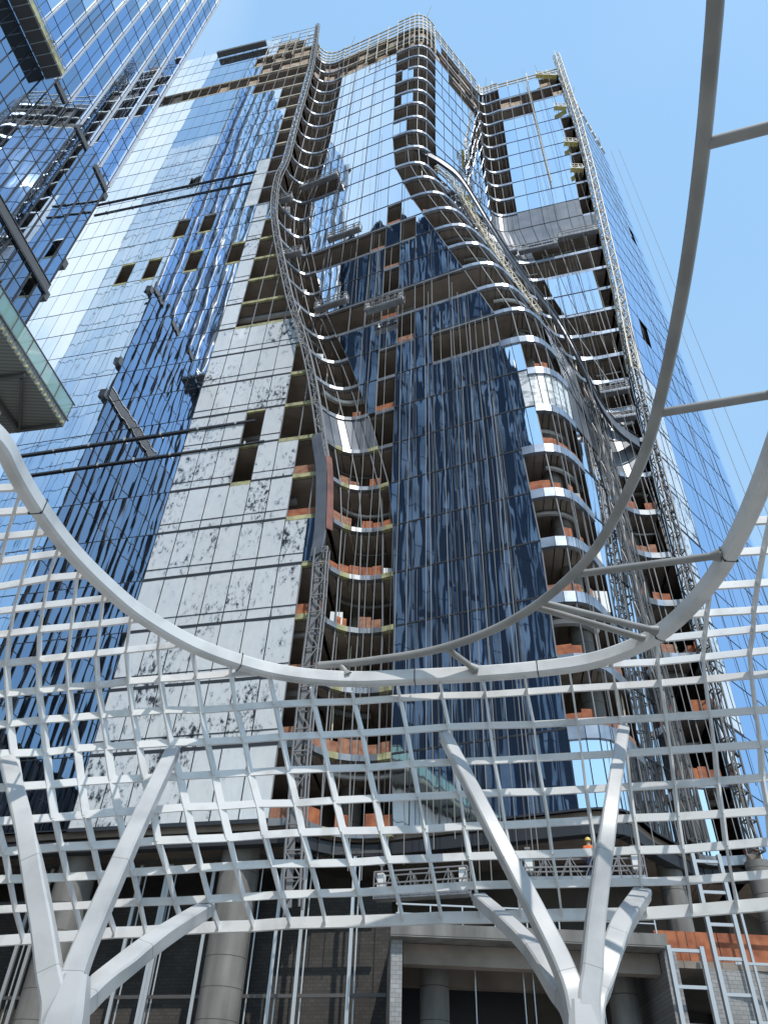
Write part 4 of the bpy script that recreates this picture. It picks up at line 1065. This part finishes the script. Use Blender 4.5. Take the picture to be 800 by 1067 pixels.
# ================================================================== Y COLUMNS
def branch(root, path, wid, dep, mname='arm', sidev=None, ch=.22):
    p = subdiv([Vector(q) for q in path], 6); m = MB(); secs = []
    n = len(p)-1
    for i, q in enumerate(p):
        t = i/n; d = (p[min(i+1, n)]-p[max(i-1, 0)]).normalized()
        s = sidev or Vector((1, 0, 0)); s = (s-d*s.dot(d)).normalized(); f = d.cross(s)
        w = wid[0]+(wid[1]-wid[0])*t; h = dep[0]+(dep[1]-dep[0])*t
        a, b = w/2, h/2; c = min(a, b)*ch
        secs.append([q+s*x+f*y for x, y in ((-a+c, -b), (a-c, -b), (a, -b+c), (a, b-c), (a-c, b), (-a+c, b), (-a, b-c), (-a, -b+c))])
    m.sweep(secs); o = m.build(mname, M['ysteel'], root, smooth=True)
    for t in (.42, .74):
        i = int(n*t); mid = Vector(); 
        for v in secs[i]: mid += v
        mid /= 8; dv = (p[i+1]-p[i]).normalized()*.006
        wv = MB(); wv.sweep([[mid+(v-mid)*1.006-dv for v in secs[i]], [mid+(v-mid)*1.006+dv for v in secs[i]]]); wv.build('weld_seam', M['tube'], o)
    tip, d = p[-1], (p[-1]-p[-4]).normalized()
    j = MB(); j.bar(tip-d*.05, tip+d*.18, wid[1]*.55, dep[1]*.5); j.tube([tip-Vector((wid[1]*.45, 0, 0))+d*.1, tip+Vector((wid[1]*.45, 0, 0))+d*.1], .07, 10); j.build('tip_joint', M['galv'], o)
    return o
def ycol(label, base, arms, w0):
    r = empty('branching_column', (base[0], base[1], 0)); tag(r, label, 'column', 'white branching columns under the canopy')
    bx, by = base
    m = MB(); secs = []
    for z, w in ((0, w0*1.1), (1.2, w0), (2.8, w0*.98), (3.6, w0*.85), (4.2, w0*.5)):
        a = w/2; c = a*.35
        secs.append([Vector((bx+x, by+y, z)) for x, y in ((-a+c, -a), (a-c, -a), (a, -a+c), (a, a-c), (a-c, a), (-a+c, a), (-a, a-c), (-a, -a+c))])
    m.sweep(secs); m.build('trunk', M['ysteel'], r, smooth=True)
    for tip, mids, wid, dep in arms: branch(r, [(mids[0].x*.4+bx*.6, mids[0].y*.4+by*.6, 2.3)]+mids+[tip], wid, dep)
    return r
def dpt(px, py_, dist):                      # point at horizontal distance from the eye
    r = ray(px, py_); return EYE+r*(dist/math.hypot(r.x, r.y))
def tipat(px, py_): return canopy_pt(px, py_)-Vector((0, 0, .10))
DB = 15.0
bR = dpt(609, 1090, DB); bL = dpt(62, 1090, DB)
t1, t2, t3, t4 = tipat(464, 764), tipat(648, 757), tipat(499, 932), tipat(668, 926)
ycol('white branching column at the right, its four arms spread under the lattice', (bR.x, bR.y),
     [(t1, [dpt(602, 1062, DB), dpt(589, 1015, DB+.12), dpt(563, 960, DB+.25), dpt(512, 862, DB+.6)], (.38, .26), (.40, .28)),
      (t2, [dpt(612, 1062, DB), dpt(616, 1010, DB+.1), dpt(621, 950, DB+.25), dpt(634, 855, DB+.5)], (.40, .26), (.40, .26)),
      (t3, [dpt(599, 1066, DB+.3), dpt(580, 1030, DB+.7), dpt(548, 982, DB+1.4)], (.34, .30), (.36, .26)),
      (t4, [dpt(616, 1064, DB+.3), dpt(628, 1020, DB+.7), dpt(646, 968, DB+1.4)], (.38, .36), (.36, .26))], .74)
u1, u2, u3 = tipat(10, 788), tipat(181, 779), tipat(216, 942)
ycol('white branching column at the left, two tall arms and one low arm reaching right', (bL.x, bL.y),
     [(u1, [dpt(58, 1062, DB), dpt(52, 1012, DB+.1), dpt(43, 952, DB+.25), dpt(27, 868, DB+.6)], (.42, .30), (.40, .26)),
      (u2, [dpt(68, 1062, DB), dpt(78, 1016, DB+.1), dpt(99, 962, DB+.25), dpt(141, 866, DB+.6)], (.42, .29), (.40, .26)),
      (u3, [dpt(73, 1066, DB+.2), dpt(91, 1040, DB+.5), dpt(120, 1014, DB+.9), dpt(168, 977, DB+1.5)], (.40, .36), (.38, .28))], .74)
# ================================================================== ropes on the facade
def rope(px, y0, y1, c, m_, label, grp, mt='rope', r=.035, off=.6):
    a, b = onpl(px[0], y0, c, m_), onpl(px[1], y1, c, m_)
    n = Vector((m_, -1, 0)).normalized(); a += n*off; b = Vector((a.x, a.y, b.z))
    mb = MB(); k = int(abs(a.z-b.z)/9)+1
    pts_ = [a.lerp(b, i/k)+Vector((random.uniform(-.06, .06), random.uniform(-.05, .05), 0)) for i in range(k+1)]
    mb.tube(pts_, r, 5); o = mb.build('hanging_rope', M[mt], None, loc=b); tag(o, label, 'rope', grp)
gname = 'safety ropes hanging down the centre face'
for px, y0, y1 in ((362, 250, 900), (374, 250, 905), (385, 300, 910), (395, 260, 920), (416, 300, 900), (428, 330, 905), (447, 300, 900), (452, 310, 890), (470, 330, 880), (488, 300, 930), (497, 310, 925), (506, 320, 900), (520, 340, 915), (531, 330, 920), (540, 420, 920)):
    p = onpl(px, (y0+y1)/2, 38.7, CM); o0 = onpl(px, y1, 38.7, CM)
    q = proj((p.x, p.y, onpl(px, y0, 38.7, CM).z))
    rope((q[0], px), y0, y1, 38.7, CM, 'thin pale rope hanging straight down the dark blue glass of the centre face', gname, 'rope', .022)
gname = 'ropes hanging over the rounded nose'
for px in (556, 566, 579, 590, 601, 612, 623):
    rope((px, px), 300, 880, 34.6, -.05, 'thin grey rope hanging in front of the rounded balconies', gname, 'rope', .02, .2)
gname = 'ropes hanging in the right fold'
for px in (640, 652, 663, 676, 688):
    rope((px, px), 330, 820, 41.6, -.1, 'thin dark rope hanging in the right curved fold', gname, 'ropedark', .025, .2)
gname = 'ropes hanging over the right bay'
for px in (548, 560, 571, 583, 594, 605, 616):
    rope((px-18, px), 268, 420, 48.0, -.3, 'thin dark rope hanging over the right bay glass below the gondolas', gname, 'ropedark', .03, .4)
gname = 'ropes hanging beside the left facade'
for px in (300, 312, 322, 327, 345, 352):
    rope((px, px), 230, 600, 39.6, -.3, 'thin grey rope hanging in the left curved fold', gname, 'rope', .03, .2)
for a, lab in (((548, 88), 'bright pale cable hanging down the glass of the right bay from the roof'),):
    rope((a[0], 590), a[1], 190, 48.7, -.3, lab, None, 'scaff', .09, .5)
for i, (d0, lab) in enumerate(((1.2, 'thin cable hanging in the sky nearest the right edge of the tower'), (2.6, 'thin cable hanging in the sky further right of the tower'))):
    p = Vector((SR.x+d0*.9, SR.y-d0*.2, 0)); mb = MB(); mb.tube([(p.x, p.y, 12), (p.x, p.y, 133)], .03, 5); o = mb.build('hanging_rope', M['rope'], None, loc=(p.x, p.y, 12)); tag(o, lab, 'rope')
# davits on the left roof
da = MB(); a, b = onpl(227, 57, LC-.6, LM), onpl(277, 46, LC-.6, LM); b.z = a.z
r = empty('roof_gondola', a.lerp(b, .5)); tag(r, 'long dark gondola parked at the roof edge of the left facade', 'work platform')
da.bar(a, b, .8, .7); da.build('platform', M['steeldark'], r)
da = MB()
for i in range(7):
    q = a.lerp(b, i/6); da.bar(q, q+Vector((0, .4, 1.5)), .1)
da.build('railing', M['galv'], r)
# ================================================================== surroundings
g = MB(); g.quad((-900, -900, 0), (900, -900, 0), (900, 900, 0), (-900, 900, 0)); go = g.build('ground', M['ground']); tag(go, None, None, None, 'structure')
# ================================================================== light, sky, camera
W = bpy.data.worlds.new('World'); S.world = W; W.use_nodes = True
n = W.node_tree.nodes; l = W.node_tree.links
sky = n.new('ShaderNodeTexSky'); sky.sky_type = 'NISHITA'; sky.sun_disc = False
AZ, EL = 160, 54
sky.sun_elevation = R_(EL); sky.sun_rotation = R_(AZ); sky.air_density = 2.0; sky.dust_density = .15; sky.ozone_density = 6.0
bg = n['Background']; bg.inputs[1].default_value = .15
tc = n.new('ShaderNodeTexCoord'); nrmz = n.new('ShaderNodeVectorMath'); nrmz.operation = 'NORMALIZE'; l.new(tc.outputs['Generated'], nrmz.inputs[0])
dt_ = n.new('ShaderNodeVectorMath'); dt_.operation = 'DOT_PRODUCT'; l.new(nrmz.outputs[0], dt_.inputs[0])
ca, ce = R_(272), R_(48); dt_.inputs[1].default_value = (math.sin(ca)*math.cos(ce), math.cos(ca)*math.cos(ce), math.sin(ce))
mr = n.new('ShaderNodeMapRange'); mr.inputs[1].default_value = .82; mr.inputs[2].default_value = .965; l.new(dt_.outputs['Value'], mr.inputs[0])
cn = n.new('ShaderNodeTexNoise'); cn.inputs['Scale'].default_value = 3.2; cn.inputs['Detail'].default_value = 8; cn.inputs['Roughness'].default_value = .6; l.new(nrmz.outputs[0], cn.inputs['Vector'])
cr = n.new('ShaderNodeMapRange'); cr.inputs[1].default_value = .30; cr.inputs[2].default_value = .62; l.new(cn.outputs['Fac'], cr.inputs[0])
mm = n.new('ShaderNodeMath'); mm.operation = 'MULTIPLY'; l.new(mr.outputs[0], mm.inputs[0]); l.new(cr.outputs[0], mm.inputs[1])
mm2 = n.new('ShaderNodeMath'); mm2.operation = 'MULTIPLY'; mm2.inputs[1].default_value = 1.0; l.new(mm.outputs[0], mm2.inputs[0])
hz = n.new('ShaderNodeMixRGB'); hz.inputs[0].default_value = .6; hz.inputs[2].default_value = (1.55, 2.65, 3.8, 1); l.new(sky.outputs[0], hz.inputs[1])
wn = n.new('ShaderNodeTexNoise'); wn.inputs['Scale'].default_value = 1.6; wn.inputs['Detail'].default_value = 7; l.new(nrmz.outputs[0], wn.inputs['Vector'])
wr = n.new('ShaderNodeMapRange'); wr.inputs[1].default_value = .42; wr.inputs[2].default_value = .75; wr.inputs[4].default_value = .22; l.new(wn.outputs['Fac'], wr.inputs[0])
wm = n.new('ShaderNodeMixRGB'); wm.inputs[2].default_value = (2.4, 3.3, 4.1, 1); l.new(wr.outputs[0], wm.inputs[0]); l.new(hz.outputs[0], wm.inputs[1])
mx = n.new('ShaderNodeMixRGB'); mx.inputs[2].default_value = (4.0, 4.5, 4.9, 1); l.new(mm2.outputs[0], mx.inputs[0]); l.new(wm.outputs[0], mx.inputs[1])
l.new(mx.outputs[0], bg.inputs[0])
su = bpy.data.lights.new('sun', 'SUN'); su.energy = 2.0; su.angle = R_(.5); su.color = (1, .95, .88)
so = bpy.data.objects.new('sun', su); COL.objects.link(so)
sv = Vector((math.sin(R_(AZ))*math.cos(R_(EL)), math.cos(R_(AZ))*math.cos(R_(EL)), math.sin(R_(EL))))
so.rotation_euler = sv.to_track_quat('Z', 'Y').to_euler(); so.location = (0, 0, 200)
cam = bpy.data.cameras.new('camera'); co = bpy.data.objects.new('camera', cam); COL.objects.link(co)
rt, upv, fw_ = c2w(Vector((1, 0, 0))), c2w(Vector((0, 1, 0))), c2w(Vector((0, 0, 1)))
co.matrix_world = Matrix(((rt.x, upv.x, -fw_.x, EYE.x), (rt.y, upv.y, -fw_.y, EYE.y), (rt.z, upv.z, -fw_.z, EYE.z), (0, 0, 0, 1)))
cam.sensor_fit = 'VERTICAL'; cam.sensor_height = 36; cam.lens = 36*FPX/1067; cam.clip_end = 3000; cam.clip_start = .05
S.camera = co
S.view_settings.view_transform = 'Standard'; S.view_settings.look = 'None'; S.view_settings.gamma = 1; S.view_settings.exposure = .74
S.view_settings.use_curve_mapping = False
S.cycles.max_bounces = 8; S.cycles.glossy_bounces = 6; S.cycles.diffuse_bounces = 3
